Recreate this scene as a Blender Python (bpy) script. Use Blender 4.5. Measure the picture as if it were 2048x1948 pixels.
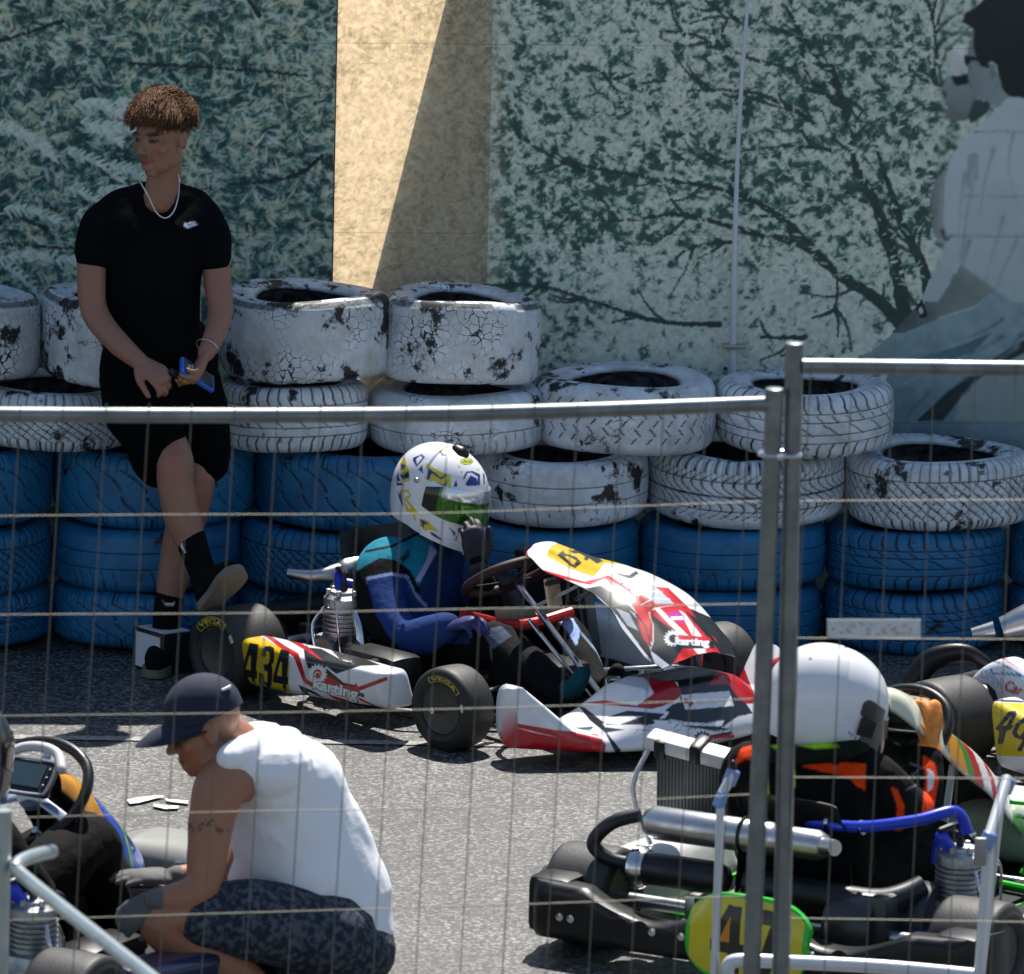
import bpy, bmesh, math, random
import numpy as np
from mathutils import Matrix, Vector, Euler
for o in list(bpy.data.objects): bpy.data.objects.remove(o, do_unlink=True)
SC = bpy.context.scene
COL = SC.collection
rad = math.radians
rng = np.random.default_rng(7); random.seed(7)

# ---------------- camera ----------------
CAMZ, PITCH, ROLL, FPX = 5.5, rad(10.64), rad(1.3), 16275.0     # focal length in units of a 1972 px wide frame
cp, sp, cr, sr = math.cos(PITCH), math.sin(PITCH), math.cos(ROLL), math.sin(ROLL)
CR = np.array((cr, sr*sp, sr*cp)); CU = np.array((-sr, cr*sp, cr*cp)); CF = np.array((0, cp, -sp))
cam = bpy.data.cameras.new('camera'); camo = bpy.data.objects.new('camera', cam); COL.objects.link(camo)
M = Matrix.Identity(4)
for i in range(3):
    M[i][0] = CR[i]; M[i][1] = CU[i]; M[i][2] = -CF[i]
M[2][3] = CAMZ
camo.matrix_world = M
cam.sensor_width = 36; cam.sensor_fit = 'HORIZONTAL'; cam.lens = FPX/1972*36
cam.clip_start = .5; cam.clip_end = 500
cam.dof.use_dof = True; cam.dof.focus_distance = 25.9; cam.dof.aperture_fstop = 8
SC.camera = camo
SC.render.resolution_x, SC.render.resolution_y = 1024, 974

# ---------------- light ----------------
SUN_EL, SUN_AZ = rad(60), rad(8)      # azimuth measured from +Y (away from the camera) towards +X
w = bpy.data.worlds.new('World'); SC.world = w; w.use_nodes = True
nt = w.node_tree; nt.nodes.clear()
sky = nt.nodes.new('ShaderNodeTexSky'); sky.sky_type = 'NISHITA'; sky.sun_disc = False
sky.sun_elevation = SUN_EL; sky.sun_rotation = SUN_AZ; sky.altitude = 100; sky.air_density = 1.2; sky.dust_density = .6
bg = nt.nodes.new('ShaderNodeBackground'); bg.inputs[1].default_value = .078
wo = nt.nodes.new('ShaderNodeOutputWorld')
nt.links.new(sky.outputs[0], bg.inputs[0]); nt.links.new(bg.outputs[0], wo.inputs[0])
sl = bpy.data.lights.new('sun', 'SUN'); sl.energy = 5.0; sl.angle = rad(.5); sl.color = (1, .95, .87)
slo = bpy.data.objects.new('sun', sl); COL.objects.link(slo)
SDIR = Vector((math.cos(SUN_EL)*math.sin(SUN_AZ), math.cos(SUN_EL)*math.cos(SUN_AZ), math.sin(SUN_EL)))
slo.rotation_euler = SDIR.to_track_quat('Z', 'Y').to_euler(); slo.location = (0, 30, 20)
SC.view_settings.view_transform = 'Standard'; SC.view_settings.look = 'None'
SC.view_settings.exposure = 0.62; SC.view_settings.gamma = 1
SC.render.engine = 'CYCLES'
SC.cycles.max_bounces = 6; SC.cycles.use_denoising = True

# ---------------- picture <-> place ----------------
def _ray(px, py): return CF*FPX + CR*(px-986) - CU*(py-938)
def P(px, py, Y):
    d = _ray(px, py); t = Y/d[1]; return np.array((d[0]*t, Y, CAMZ+d[2]*t))
def G(px, py, z=0.):
    d = _ray(px, py); t = (z-CAMZ)/d[2]; return np.array((d[0]*t, d[1]*t, z))
def S(V):
    V = np.atleast_2d(V) - np.array((0, 0, CAMZ)); D = V@CF
    return np.stack((986+FPX*(V@CR)/D, 938-FPX*(V@CU)/D), 1)
def pl(px, py, p0, n):            # pixel ray onto a plane
    d = _ray(px, py); o = np.array((0, 0, CAMZ)); n = np.array(n, float)
    return o + d*(np.dot(np.array(p0)-o, n)/np.dot(d, n))

# ---------------- materials ----------------
def lin(c):
    if isinstance(c, str):
        c = [int(c[i:i+2], 16)/255 for i in (0, 2, 4)]
        c = [x/12.92 if x <= .04045 else ((x+.055)/1.055)**2.4 for x in c]
    return tuple(c[:3])
MATS = {}
def mat(key, col=(.5, .5, .5), rough=.5, metal=0., coat=0., noise=0., ns=8., bump=0., bs=60., attr=False, trans=0., dirt=0., spec=.5, bd=.004):
    if key in MATS: return MATS[key]
    m = bpy.data.materials.new(key); m.use_nodes = True; MATS[key] = m
    nt = m.node_tree; N = nt.nodes; L = nt.links; b = N['Principled BSDF']
    b.inputs['Roughness'].default_value = rough; b.inputs['Metallic'].default_value = metal
    b.inputs['Coat Weight'].default_value = coat; b.inputs['Coat Roughness'].default_value = .06
    b.inputs['Specular IOR Level'].default_value = spec
    b.inputs['Transmission Weight'].default_value = trans
    b.inputs['Base Color'].default_value = (*lin(col), 1)
    tc = N.new('ShaderNodeTexCoord'); src = None
    if attr:
        a = N.new('ShaderNodeAttribute'); a.attribute_name = 'Col'; src = a.outputs['Color']
        L.new(src, b.inputs['Base Color'])
    if noise or dirt:
        n = N.new('ShaderNodeTexNoise'); n.inputs['Scale'].default_value = ns; n.inputs['Detail'].default_value = 6; n.inputs['Roughness'].default_value = .65
        L.new(tc.outputs['Object'], n.inputs['Vector'])
        mr = N.new('ShaderNodeMapRange'); mr.inputs[1].default_value = .3; mr.inputs[2].default_value = .7
        k = noise or dirt
        mr.inputs[3].default_value = 1-k; mr.inputs[4].default_value = 1+k*(.0 if dirt else 1)
        L.new(n.outputs[0], mr.inputs[0])
        mx = N.new('ShaderNodeVectorMath'); mx.operation = 'SCALE'
        if src: L.new(src, mx.inputs[0])
        else: mx.inputs[0].default_value = lin(col)
        L.new(mr.outputs[0], mx.inputs['Scale']); L.new(mx.outputs[0], b.inputs['Base Color'])
        r2 = N.new('ShaderNodeMapRange'); r2.inputs[3].default_value = min(1, rough+.12); r2.inputs[4].default_value = max(.03, rough-.06)
        L.new(n.outputs[0], r2.inputs[0]); L.new(r2.outputs[0], b.inputs['Roughness'])
    if bump:
        n2 = N.new('ShaderNodeTexNoise'); n2.inputs['Scale'].default_value = bs; n2.inputs['Detail'].default_value = 5
        L.new(tc.outputs['Object'], n2.inputs['Vector'])
        bp = N.new('ShaderNodeBump'); bp.inputs['Strength'].default_value = bump; bp.inputs['Distance'].default_value = bd
        L.new(n2.outputs[0], bp.inputs['Height']); L.new(bp.outputs[0], b.inputs['Normal'])
    return m

# ---------------- things ----------------
TM = {}
def tag(o, label=None, cat=None, group=None, kind=None):
    for k, v in (('label', label), ('category', cat), ('group', group), ('kind', kind)):
        if v: o[k] = v
    return o
def thing(name, label, cat, loc=(0, 0, 0), rz=0, group=None):
    o = bpy.data.objects.new(name, None); COL.objects.link(o); o.empty_display_size = .1
    o.location = loc; o.rotation_euler = (0, 0, rz)
    TM[o.name] = Matrix.Translation(Vector(loc)) @ Matrix.Rotation(rz, 4, 'Z')
    return tag(o, label, cat, group)
class Acc:
    def __init__(s): s.V = []; s.F = []; s.n = 0
    def add(s, V, F):
        V = np.asarray(V, float).reshape(-1, 3); s.V.append(V)
        s.F += [tuple(i+s.n for i in f) for f in F]; s.n += len(V); return s
    def verts(s): return np.concatenate(s.V)
    def box(s, c, d, R=None, bev=.1):
        d = np.array(d, float)/2; e = min(d)*bev*2 if bev else 0
        bm = bmesh.new(); bmesh.ops.create_cube(bm, size=2)
        for v in bm.verts: v.co = Vector(np.array(v.co)*d)
        if e: bmesh.ops.bevel(bm, geom=bm.edges[:], offset=e, segments=2, profile=.6, affect='EDGES')
        V = np.array([v.co[:] for v in bm.verts]); bm.verts.index_update(); F = [[v.index for v in f.verts] for f in bm.faces]; bm.free()
        if R is not None: V = V@np.array(R).T
        return s.add(V+np.array(c), F)
    def tube(s, pts, r, n=10, sm=0, cap='flat', flat=None, closed=False):
        pts = np.array(pts, float); r = np.ones(len(pts))*r if np.isscalar(r) else np.array(r, float)
        if sm and len(pts) > 2: pts, r = spline(pts, r, sm, closed)
        m = len(pts)
        if closed: T = np.roll(pts, -1, 0)-np.roll(pts, 1, 0)
        else: T = np.gradient(pts, axis=0)
        T /= np.linalg.norm(T, axis=1)[:, None]+1e-12
        ref = np.array((0, 0, 1.)) if abs(T[0][2]) < .9 else np.array((1., 0, 0))
        if flat is not None: ref = np.array(flat[0], float)
        N = []; a = ref - T[0]*np.dot(ref, T[0]); a /= np.linalg.norm(a)+1e-12; N.append(a)
        for i in range(1, m):
            a = (ref if flat is not None else N[-1]); a = a - T[i]*np.dot(a, T[i]); N.append(a/(np.linalg.norm(a)+1e-12))
        N = np.array(N); B = np.cross(T, N); k = flat[1] if flat is not None else 1.
        an = np.arange(n)*2*math.pi/n
        rings = []
        def ring(p, q, N_, B_): return p + (np.cos(an)[:, None]*N_*k + np.sin(an)[:, None]*B_)*q
        if cap == 'round' and not closed:
            for f in (.15, .45, .75): rings.append(ring(pts[0]-T[0]*r[0]*math.sqrt(1-f*f)*.9, r[0]*f, N[0], B[0]))
        for i in range(m): rings.append(ring(pts[i], r[i], N[i], B[i]))
        if cap == 'round' and not closed:
            for f in (.75, .45, .15): rings.append(ring(pts[-1]+T[-1]*r[-1]*math.sqrt(1-f*f)*.9, r[-1]*f, N[-1], B[-1]))
        V = np.concatenate(rings); m = len(rings); F = []
        for i in range(m if closed else m-1):
            j = (i+1) % m
            for q in range(n): F.append((i*n+q, i*n+(q+1) % n, j*n+(q+1) % n, j*n+q))
        if not closed: F.append(tuple(range(n))[::-1]); F.append(tuple((m-1)*n+q for q in range(n)))
        return s.add(V, F)
    def ell(s, c, r, R=None, n=14):
        th = np.linspace(.12, math.pi-.12, n//2+2); an = np.arange(n)*2*math.pi/n
        V = np.array([(math.sin(t)*math.cos(a), math.sin(t)*math.sin(a), math.cos(t)) for t in th for a in an])*np.array(r)
        if R is not None: V = V@np.array(R).T
        m = len(th); F = [(i*n+q, (i+1)*n+q, (i+1)*n+(q+1) % n, i*n+(q+1) % n) for i in range(m-1) for q in range(n)]
        F += [tuple(range(n)), tuple((m-1)*n+q for q in range(n))[::-1]]
        return s.add(V+np.array(c), F)
    def lathe(s, prof, c, ax=(0, 0, 1), n=32):       # profile of (radius, along-axis)
        ax = np.array(ax, float); ax /= np.linalg.norm(ax); ref = np.array((0, 0, 1.)) if abs(ax[2]) < .9 else np.array((1., 0, 0))
        N = np.cross(ref, ax); N /= np.linalg.norm(N); B = np.cross(ax, N); an = np.arange(n)*2*math.pi/n
        V = np.concatenate([np.array(c)+ax*h+(np.cos(an)[:, None]*N+np.sin(an)[:, None]*B)*q for q, h in prof]); m = len(prof)
        F = [(i*n+q, i*n+(q+1) % n, (i+1)*n+(q+1) % n, (i+1)*n+q) for i in range(m-1) for q in range(n)]
        if prof[0][0] > 1e-4: F.append(tuple(range(n))[::-1])
        if prof[-1][0] > 1e-4: F.append(tuple((m-1)*n+q for q in range(n)))
        return s.add(V, F)
    def prism(s, poly, fn, t, n=None):               # poly in 2D, fn maps to 3D, thickness t along n
        A = np.array([fn(*p) for p in poly], float); n = np.array(n, float); n /= np.linalg.norm(n); k = len(A)
        return s.add(np.concatenate((A-n*t/2, A+n*t/2)), [tuple(range(k))[::-1], tuple(range(k, 2*k))]+[(i, (i+1) % k, k+(i+1) % k, k+i) for i in range(k)])
    def grid(s, X, closed=False, back=None):         # X[nu,nv,3]; back: second sheet to close a shell
        X = np.asarray(X, float); nu, nv = X.shape[:2]
        F = [(i*nv+j, (i+1)*nv+j, (i+1)*nv+j+1, i*nv+j+1) for i in range(nu-1) for j in range(nv-1)]
        if closed: F += [((nu-1)*nv+j, j, j+1, (nu-1)*nv+j+1) for j in range(nv-1)]
        s.add(X, F)
        if back is not None:
            o0, o1 = s.n-nu*nv, s.n; s.add(back, [f[::-1] for f in F])
            e = [i*nv for i in range(nu)] + [(nu-1)*nv+j for j in range(1, nv)] + [i*nv+nv-1 for i in range(nu-2, -1, -1)] + [j for j in range(nv-2, 0, -1)]
            for a, b in zip(e, e[1:]+e[:1]): s.F.append((a+o0, a+o1, b+o1, b+o0))
        return s
def spline(p, r, k, closed=False):
    m = len(p); out = []; ro = []; seg = m if closed else m-1
    for i in range(seg):
        a, b, c, d = (p[(i-1) % m], p[i], p[(i+1) % m], p[(i+2) % m]) if closed else (p[max(i-1, 0)], p[i], p[i+1], p[min(i+2, m-1)])
        r1, r2 = r[i], r[(i+1) % m]
        for j in range(k):
            t = j/k; out.append(.5*((2*b)+(c-a)*t+(2*a-5*b+4*c-d)*t*t+(3*b-a-3*c+d)*t**3)); ro.append(r1+(r2-r1)*(t*t*(3-2*t)))
    if not closed: out.append(p[-1]); ro.append(r[-1])
    return np.array(out), np.array(ro)
def rootM(o):
    while o.parent: o = o.parent
    return TM.get(o.name)
def mesh_np(name, V, F):
    me = bpy.data.meshes.new(name)
    V = np.asarray(V, np.float32)
    ls = np.fromiter((len(f) for f in F), np.int32, len(F)); li = np.fromiter((i for f in F for i in f), np.int32, int(ls.sum()))
    me.vertices.add(len(V)); me.vertices.foreach_set('co', V.ravel()); me.loops.add(len(li)); me.loops.foreach_set('vertex_index', li)
    me.polygons.add(len(ls)); st = np.concatenate(((0,), np.cumsum(ls)[:-1])).astype(np.int32)
    me.polygons.foreach_set('loop_start', st); me.update(calc_edges=True); me.validate()
    return me
def setcol(me, C, name='Col'):
    a = me.color_attributes.new(name, 'FLOAT_COLOR', 'POINT'); C = np.asarray(C, np.float32)
    if C.shape[1] == 3: C = np.concatenate((C, np.ones((len(C), 1), np.float32)), 1)
    a.data.foreach_set('color', C.ravel())
def emit(name, acc, m, parent=None, W=True, colors=None, smooth=35, label=None, cat=None, group=None, kind=None, fix=True, me=None):
    if me is None:
        V = acc.verts(); me = mesh_np(name, V, acc.F)
    if parent is not None and W:
        R = rootM(parent)
        if R is not None: me.transform(R.inverted())
    if colors is not None: setcol(me, colors)
    if fix:
        bm = bmesh.new(); bm.from_mesh(me); bmesh.ops.recalc_face_normals(bm, faces=bm.faces[:]); bm.to_mesh(me); bm.free()
    if smooth:
        me.shade_smooth()
        if smooth < 180: me.set_sharp_from_angle(angle=rad(smooth))
    me.materials.append(m)
    o = bpy.data.objects.new(name, me); COL.objects.link(o)
    if parent is not None: o.parent = parent
    return tag(o, label, cat, group, kind)
def fuse(acc, voxel=.006, it=3):
    me = mesh_np('tmp', acc.verts(), acc.F); o = bpy.data.objects.new('tmp', me); COL.objects.link(o)
    bm = bmesh.new(); bm.from_mesh(me); bmesh.ops.recalc_face_normals(bm, faces=bm.faces[:]); bm.to_mesh(me); bm.free()
    r = o.modifiers.new('r', 'REMESH'); r.mode = 'VOXEL'; r.voxel_size = voxel
    if it: s_ = o.modifiers.new('s', 'SMOOTH'); s_.factor = .6; s_.iterations = it
    dg = bpy.context.evaluated_depsgraph_get(); out = bpy.data.meshes.new_from_object(o.evaluated_get(dg))
    bpy.data.objects.remove(o); bpy.data.meshes.remove(me); return out
def vco(me):
    a = np.empty(len(me.vertices)*3, np.float32); me.vertices.foreach_get('co', a); return a.reshape(-1, 3).astype(float)
def setco(me, V): me.vertices.foreach_set('co', np.asarray(V, np.float32).ravel()); me.update()

# ---------------- painting marks on surfaces ----------------
def inpoly(p, poly):
    x, y = p[:, 0], p[:, 1]; q = np.array(poly, float); ins = np.zeros(len(p), bool); j = len(q)-1
    bb = (x >= q[:, 0].min()) & (x <= q[:, 0].max()) & (y >= q[:, 1].min()) & (y <= q[:, 1].max())
    if not bb.any(): return ins
    xs, ys = x[bb], y[bb]; r = np.zeros(len(xs), bool)
    for i in range(len(q)):
        if q[i, 1] != q[j, 1]:
            r ^= ((q[i, 1] > ys) != (q[j, 1] > ys)) & (xs < (q[j, 0]-q[i, 0])*(ys-q[i, 1])/(q[j, 1]-q[i, 1])+q[i, 0])
        j = i
    ins[bb] = r; return ins
_TX = {}
def textris(s, bold=.0):
    if (s, bold) in _TX: return _TX[(s, bold)]
    cu = bpy.data.curves.new('t', 'FONT'); cu.body = s; cu.offset = bold; cu.resolution_u = 4
    o = bpy.data.objects.new('t', cu); COL.objects.link(o); dg = bpy.context.evaluated_depsgraph_get()
    me = bpy.data.meshes.new_from_object(o.evaluated_get(dg)); me.calc_loop_triangles()
    V = vco(me)[:, :2]; T = [tuple(t.vertices) for t in me.loop_triangles]
    bpy.data.objects.remove(o); bpy.data.curves.remove(cu)
    V = V - V.min(0); V = V/(V.max(0)+1e-9); _TX[(s, bold)] = (V, T, me); return _TX[(s, bold)]
def text_mask(p, s, o, ex, ey, bold=.02):          # o lower-left corner, ex full width vector, ey full height vector
    V, T, _ = textris(s, bold); A = np.array((ex, ey), float).T; q = (p-np.array(o))@np.linalg.inv(A).T
    m = np.zeros(len(p), bool); bb = np.where((q > -.01).all(1) & (q < 1.01).all(1))[0]; qq = q[bb]; r = np.zeros(len(bb), bool)
    for t in T:
        a, b, c = V[t[0]], V[t[1]], V[t[2]]
        lo = np.minimum(np.minimum(a, b), c); hi = np.maximum(np.maximum(a, b), c)
        k = (qq[:, 0] >= lo[0]) & (qq[:, 0] <= hi[0]) & (qq[:, 1] >= lo[1]) & (qq[:, 1] <= hi[1])
        if not k.any(): continue
        z = qq[k]; cr_ = lambda u, v: (v[0]-u[0])*(z[:, 1]-u[1])-(v[1]-u[1])*(z[:, 0]-u[0])
        d1, d2, d3 = cr_(a, b), cr_(b, c), cr_(c, a); r[np.where(k)[0]] |= ((d1 >= 0) & (d2 >= 0) & (d3 >= 0)) | ((d1 <= 0) & (d2 <= 0) & (d3 <= 0))
    m[bb] = r; return m
def paint(p, base, layers, aa=.45):
    if aa: return sum(paint(p+np.array(d)*aa, base, layers, 0) for d in ((-1, -.4), (.4, -1), (1, .4), (-.4, 1)))/4
    C = np.ones((len(p), 3))*np.array(lin(base))
    for l in layers:
        if l[0] == 'T': k = text_mask(p, *l[2:])
        elif l[0] == 'F': k = l[2](p)
        elif l[0] == 'L':                                    # stroke (pts, width)
            pts = np.array(l[2], float); wd = l[3]; k = np.zeros(len(p), bool)
            for a, b in zip(pts[:-1], pts[1:]):
                d = b-a; t = np.clip(((p-a)@d)/(d@d+1e-9), 0, 1); k |= np.linalg.norm(p-a-t[:, None]*d, axis=1) < wd/2
        elif l[0] == 'E':                                    # ellipse (cx,cy,rx,ry)
            cx, cy, rx, ry = l[2]; k = ((p[:, 0]-cx)/rx)**2+((p[:, 1]-cy)/ry)**2 < 1
        else: k = inpoly(p, l[2])
        C[k] = lin(l[1])
    return C
def copy_tree(o, parent=None):
    c = o.copy(); COL.objects.link(c); c.parent = parent
    for ch in list(o.children): copy_tree(ch, c)
    return c

# ================= THE SETTING =================
SLOPE = .10                                   # the tyre wall and hoarding run a little away to the right
def Yf(x): return 26.36 + SLOPE*x             # front face of the tyre wall
YW = .78                                      # hoarding behind it
WN = (-SLOPE, 1, 0)
def WP(px, py):                               # pixel -> (x, z) on the hoarding
    q = pl(px, py, (0, 26.36+YW, 0), WN); return (q[0], q[2])
# asphalt
def asphalt():
    m = bpy.data.materials.new('asphalt'); m.use_nodes = True; nt = m.node_tree; N = nt.nodes; L = nt.links; b = N['Principled BSDF']
    tc = N.new('ShaderNodeTexCoord')
    v = N.new('ShaderNodeTexVoronoi'); v.inputs['Scale'].default_value = 110; v.inputs['Randomness'].default_value = 1
    n = N.new('ShaderNodeTexNoise'); n.inputs['Scale'].default_value = 80; n.inputs['Detail'].default_value = 6; n.inputs['Roughness'].default_value = .75
    n3 = N.new('ShaderNodeTexNoise'); n3.inputs['Scale'].default_value = 2.2; n3.inputs['Detail'].default_value = 5
    for q in (v, n, n3): L.new(tc.outputs['Object'], q.inputs['Vector'])
    cr_ = N.new('ShaderNodeValToRGB'); e = cr_.color_ramp.elements
    e[0].position = .36; e[0].color = (.007, .008, .009, 1); e[1].position = .72; e[1].color = (.30, .295, .28, 1)
    e.new(.55).color = (.040, .041, .041, 1)
    ml = N.new('ShaderNodeMath'); ml.operation = 'MULTIPLY_ADD'; ml.inputs[1].default_value = .35
    sh = N.new('ShaderNodeSeparateColor'); L.new(v.outputs['Color'], sh.inputs[0]); L.new(sh.outputs[0], ml.inputs[0])
    m2 = N.new('ShaderNodeMath'); m2.operation = 'MULTIPLY_ADD'; m2.inputs[1].default_value = .62; m2.inputs[2].default_value = .04
    L.new(n.outputs[0], m2.inputs[0]); L.new(m2.outputs[0], ml.inputs[2]); L.new(ml.outputs[0], cr_.inputs[0])
    mr = N.new('ShaderNodeMapRange'); mr.inputs[1].default_value = .3; mr.inputs[2].default_value = .7; mr.inputs[3].default_value = .70; mr.inputs[4].default_value = 1.22
    L.new(n3.outputs[0], mr.inputs[0]); sc = N.new('ShaderNodeVectorMath'); sc.operation = 'SCALE'; L.new(cr_.outputs[0], sc.inputs[0]); L.new(mr.outputs[0], sc.inputs['Scale'])
    L.new(sc.outputs[0], b.inputs['Base Color']); b.inputs['Roughness'].default_value = .46
    b.inputs['Specular IOR Level'].default_value = .9
    bp = N.new('ShaderNodeBump'); bp.inputs['Strength'].default_value = 1.0; bp.inputs['Distance'].default_value = .007
    L.new(ml.outputs[0], bp.inputs['Height']); L.new(bp.outputs[0], b.inputs['Normal'])
    return m
a = Acc(); a.add([(-60, -20, 0), (60, -20, 0), (60, 120, 0), (-60, 120, 0)], [(0, 1, 2, 3)])
emit('ground', a, asphalt(), smooth=0, kind='structure')
# worn painted line and marks: ragged strips
def worn_white():
    m = mat('worn_line_paint', (.62, .6, .54), .7); nt = m.node_tree; N = nt.nodes; L = nt.links
    tc = N.new('ShaderNodeTexCoord'); n = N.new('ShaderNodeTexNoise'); n.inputs['Scale'].default_value = 70; n.inputs['Detail'].default_value = 8; n.inputs['Roughness'].default_value = .8
    L.new(tc.outputs['Object'], n.inputs['Vector']); r = N.new('ShaderNodeValToRGB'); e = r.color_ramp.elements
    e[0].position = .40; e[0].color = (.10, .098, .09, 1); e[1].position = .60; e[1].color = (.42, .41, .38, 1)
    L.new(n.outputs[0], r.inputs[0]); L.new(r.outputs[0], N['Principled BSDF'].inputs['Base Color']); return m
def ground_strip(name, pts, wd, m, kind='structure'):
    a = Acc(); pts = [G(*p) for p in pts]; V = []; F = []
    for i, p in enumerate(pts):
        k = wd if np.isscalar(wd) else wd[i]
        V += [(p[0], p[1]-k/2, .004), (p[0], p[1]+k/2, .004)]
    F = [(2*i, 2*i+2, 2*i+3, 2*i+1) for i in range(len(pts)-1)]
    a.add(V, F); return emit(name, a, m, smooth=0, kind=kind)
ground_strip('painted_line', [(-60, 1420), (400, 1427), (800, 1433), (1200, 1441), (1500, 1449), (2100, 1462)], .055, worn_white())
wm = mat('road_mark_white', (.72, .71, .68), .6, noise=.15, ns=40)
for q, nm in ((((244, 1545), (262, 1541), (305, 1536), (318, 1538), (268, 1551), (250, 1553)), 'painted_mark'), (((317, 1543), (362, 1547), (362, 1553), (322, 1548)), 'painted_mark'), (((295, 1553), (320, 1556), (345, 1557), (342, 1562), (318, 1563), (296, 1558)), 'painted_mark')):
    a = Acc(); a.add([G(*p)+np.array((0, 0, .008)) for p in q], [tuple(range(len(q)))]); emit(nm, a, wm, smooth=0, kind='structure')

# ================= THE PRINTED HOARDING =================
def vnoise(h, w, sc, seed):
    r = np.random.default_rng(seed); gh, gw = int(h/sc)+3, int(w/sc)+3; g = r.random((gh, gw))
    y = np.arange(h)/sc; x = np.arange(w)/sc; yi = y.astype(int); xi = x.astype(int); fy = y-yi; fx = x-xi
    fy = (fy*fy*(3-2*fy))[:, None]; fx = (fx*fx*(3-2*fx))[None]
    return (g[yi][:, xi]*(1-fy)+g[yi+1][:, xi]*fy)*(1-fx)+(g[yi][:, xi+1]*(1-fy)+g[yi+1][:, xi+1]*fy)*fx
def fbm(h, w, sc, seed, o=4):
    s = 0; k = 1; t = 0
    for i in range(o): s = s+k*vnoise(h, w, max(sc/2**i, 1.2), seed+i); t += k; k *= .55
    return s/t
RES = .0036; HX0, HX1, HZ1 = -2.35, 2.45, 3.22
CW, CH = int((HX1-HX0)/RES), int(HZ1/RES)
def tocv(px, py): x, z = WP(px, py); return ((x-HX0)/RES, z/RES)
X0P, X1P, XMP = tocv(645, 300)[0], tocv(945, 300)[0], tocv(1500, 300)[0]
cx = np.arange(CW)[None]*np.ones((CH, 1)); cz = np.arange(CH)[:, None]*np.ones((1, CW))
IMG = np.zeros((CH, CW, 3)); big = fbm(CH, CW, 190, 1); med = fbm(CH, CW, 42, 9); fine = fbm(CH, CW, 7, 20, 3)
def ramp(t, cols):
    t = np.clip(t, 0, .9999)*(len(cols)-1); i = t.astype(int); f = (t-i)[..., None]; c = np.array([lin(q) for q in cols]); return c[i]*(1-f)+c[i+1]*f
shade = 1/(1+np.exp(-((big*.45+med*.55)-.5)*14))
def clumps(sc, seed, bias, k=16, st=1.0):
    n = fbm(CH, CW, sc, seed, 5); n2 = fbm(CH, int(CW*st)+4, sc*.45, seed+40, 4)[:, :CW]; n = (n-n.mean())/n.std(); n2 = (n2-n2.mean())/n2.std()
    return 1/(1+np.exp(-(n*.62+n2*.78+bias)*k/8))
cl_r = clumps(11, 201, .6+(.5-big)*1.6+np.exp(-(((cx-tocv(1380, 560)[0])/170)**2+((cz-tocv(1380, 560)[1])/75)**2))*1.4-np.exp(-(((cx-tocv(1150, 430)[0])/190)**2+((cz-tocv(1150, 430)[1])/90)**2))*.9-np.exp(-(((cx-tocv(1650, 300)[0])/120)**2+((cz-tocv(1650, 300)[1])/150)**2))*.4)
cl_l = clumps(10, 301, .1+(shade-.5)*1.5, k=11)
left = ramp(shade*.6+fine*.5-.08, ['1b3438', '355a5a', '6a958c', '97b8a6', 'bccdb4'])
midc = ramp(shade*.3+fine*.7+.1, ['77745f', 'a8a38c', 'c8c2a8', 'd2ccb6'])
rgt = ramp(shade*.4+fine*.6-.02, ['43665f', '688f84', '93b3a6', 'b2cabe', 'c4d6ca', 'cddad2'])
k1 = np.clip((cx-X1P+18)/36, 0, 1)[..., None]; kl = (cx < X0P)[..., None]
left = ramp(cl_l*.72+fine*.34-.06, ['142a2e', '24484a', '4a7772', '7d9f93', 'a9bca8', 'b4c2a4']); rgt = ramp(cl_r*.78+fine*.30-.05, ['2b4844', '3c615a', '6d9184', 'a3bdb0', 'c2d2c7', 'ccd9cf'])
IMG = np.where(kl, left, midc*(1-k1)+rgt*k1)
# sprays of leaves
def leaves(n, xr, zr, L, W_, cols, a_, field, seed, dens=None):
    r = np.random.default_rng(seed)
    for _ in range(n):
        x = r.uniform(*xr); z = r.uniform(*zr)
        if dens is not None and r.random() > dens[min(int(z), CH-1), min(int(x), CW-1)]: continue
        l = r.uniform(*L); w_ = l*r.uniform(*W_); t = field+r.normal(0, .75); c = np.array(lin(cols[r.integers(len(cols))]))*r.uniform(.85, 1.15)
        x0, x1, z0, z1 = int(max(0, x-l)), int(min(CW, x+l+1)), int(max(0, z-l)), int(min(CH, z+l+1))
        if x1 <= x0 or z1 <= z0: continue
        gx = np.arange(x0, x1)[None]-x; gz = np.arange(z0, z1)[:, None]-z
        u = gx*math.cos(t)+gz*math.sin(t); v = -gx*math.sin(t)+gz*math.cos(t)+.08*u*u/l*r.choice((-1, 1))
        k = np.clip((w_*(1-(u/l)**2)-np.abs(v))/1.2+.3, 0, 1)*(np.abs(u) < l)*a_
        IMG[z0:z1, x0:x1] = IMG[z0:z1, x0:x1]*(1-k[..., None])+c*k[..., None]
dl = np.clip((shade-.25)*1.6, .04, 1)
leaves(9000, (0, X0P), (300, CH), (2, 6.5), (.16, .3), ['1d4248', '2a5c5e', '3f7a76', '16303a'], .8, .6, 3)
leaves(11000, (0, X0P), (300, CH), (2.5, 9), (.14, .26), ['a5cfc8', 'b8d8d2', '90c2bc', 'bccdb8', 'c2ccb0', 'b0d0d8'], .62, -.5, 4, cl_l)
leaves(9000, (X0P, X1P), (300, CH), (2, 6), (.1, .2), ['9a917a', '858270', 'a89f86', '7a8076'], .55, .5, 5, 1-dl*.8)
leaves(3000, (X0P, X1P), (300, CH), (2, 7), (.14, .24), ['d4ccb4', 'dcd6be'], .5, -.6, 6)
leaves(5000, (X1P, CW), (300, CH), (1.8, 5), (.2, .4), ['2d6258', '3f776a', '244e50', '558c7e'], .75, .7, 7, 1.15-dl)
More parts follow.
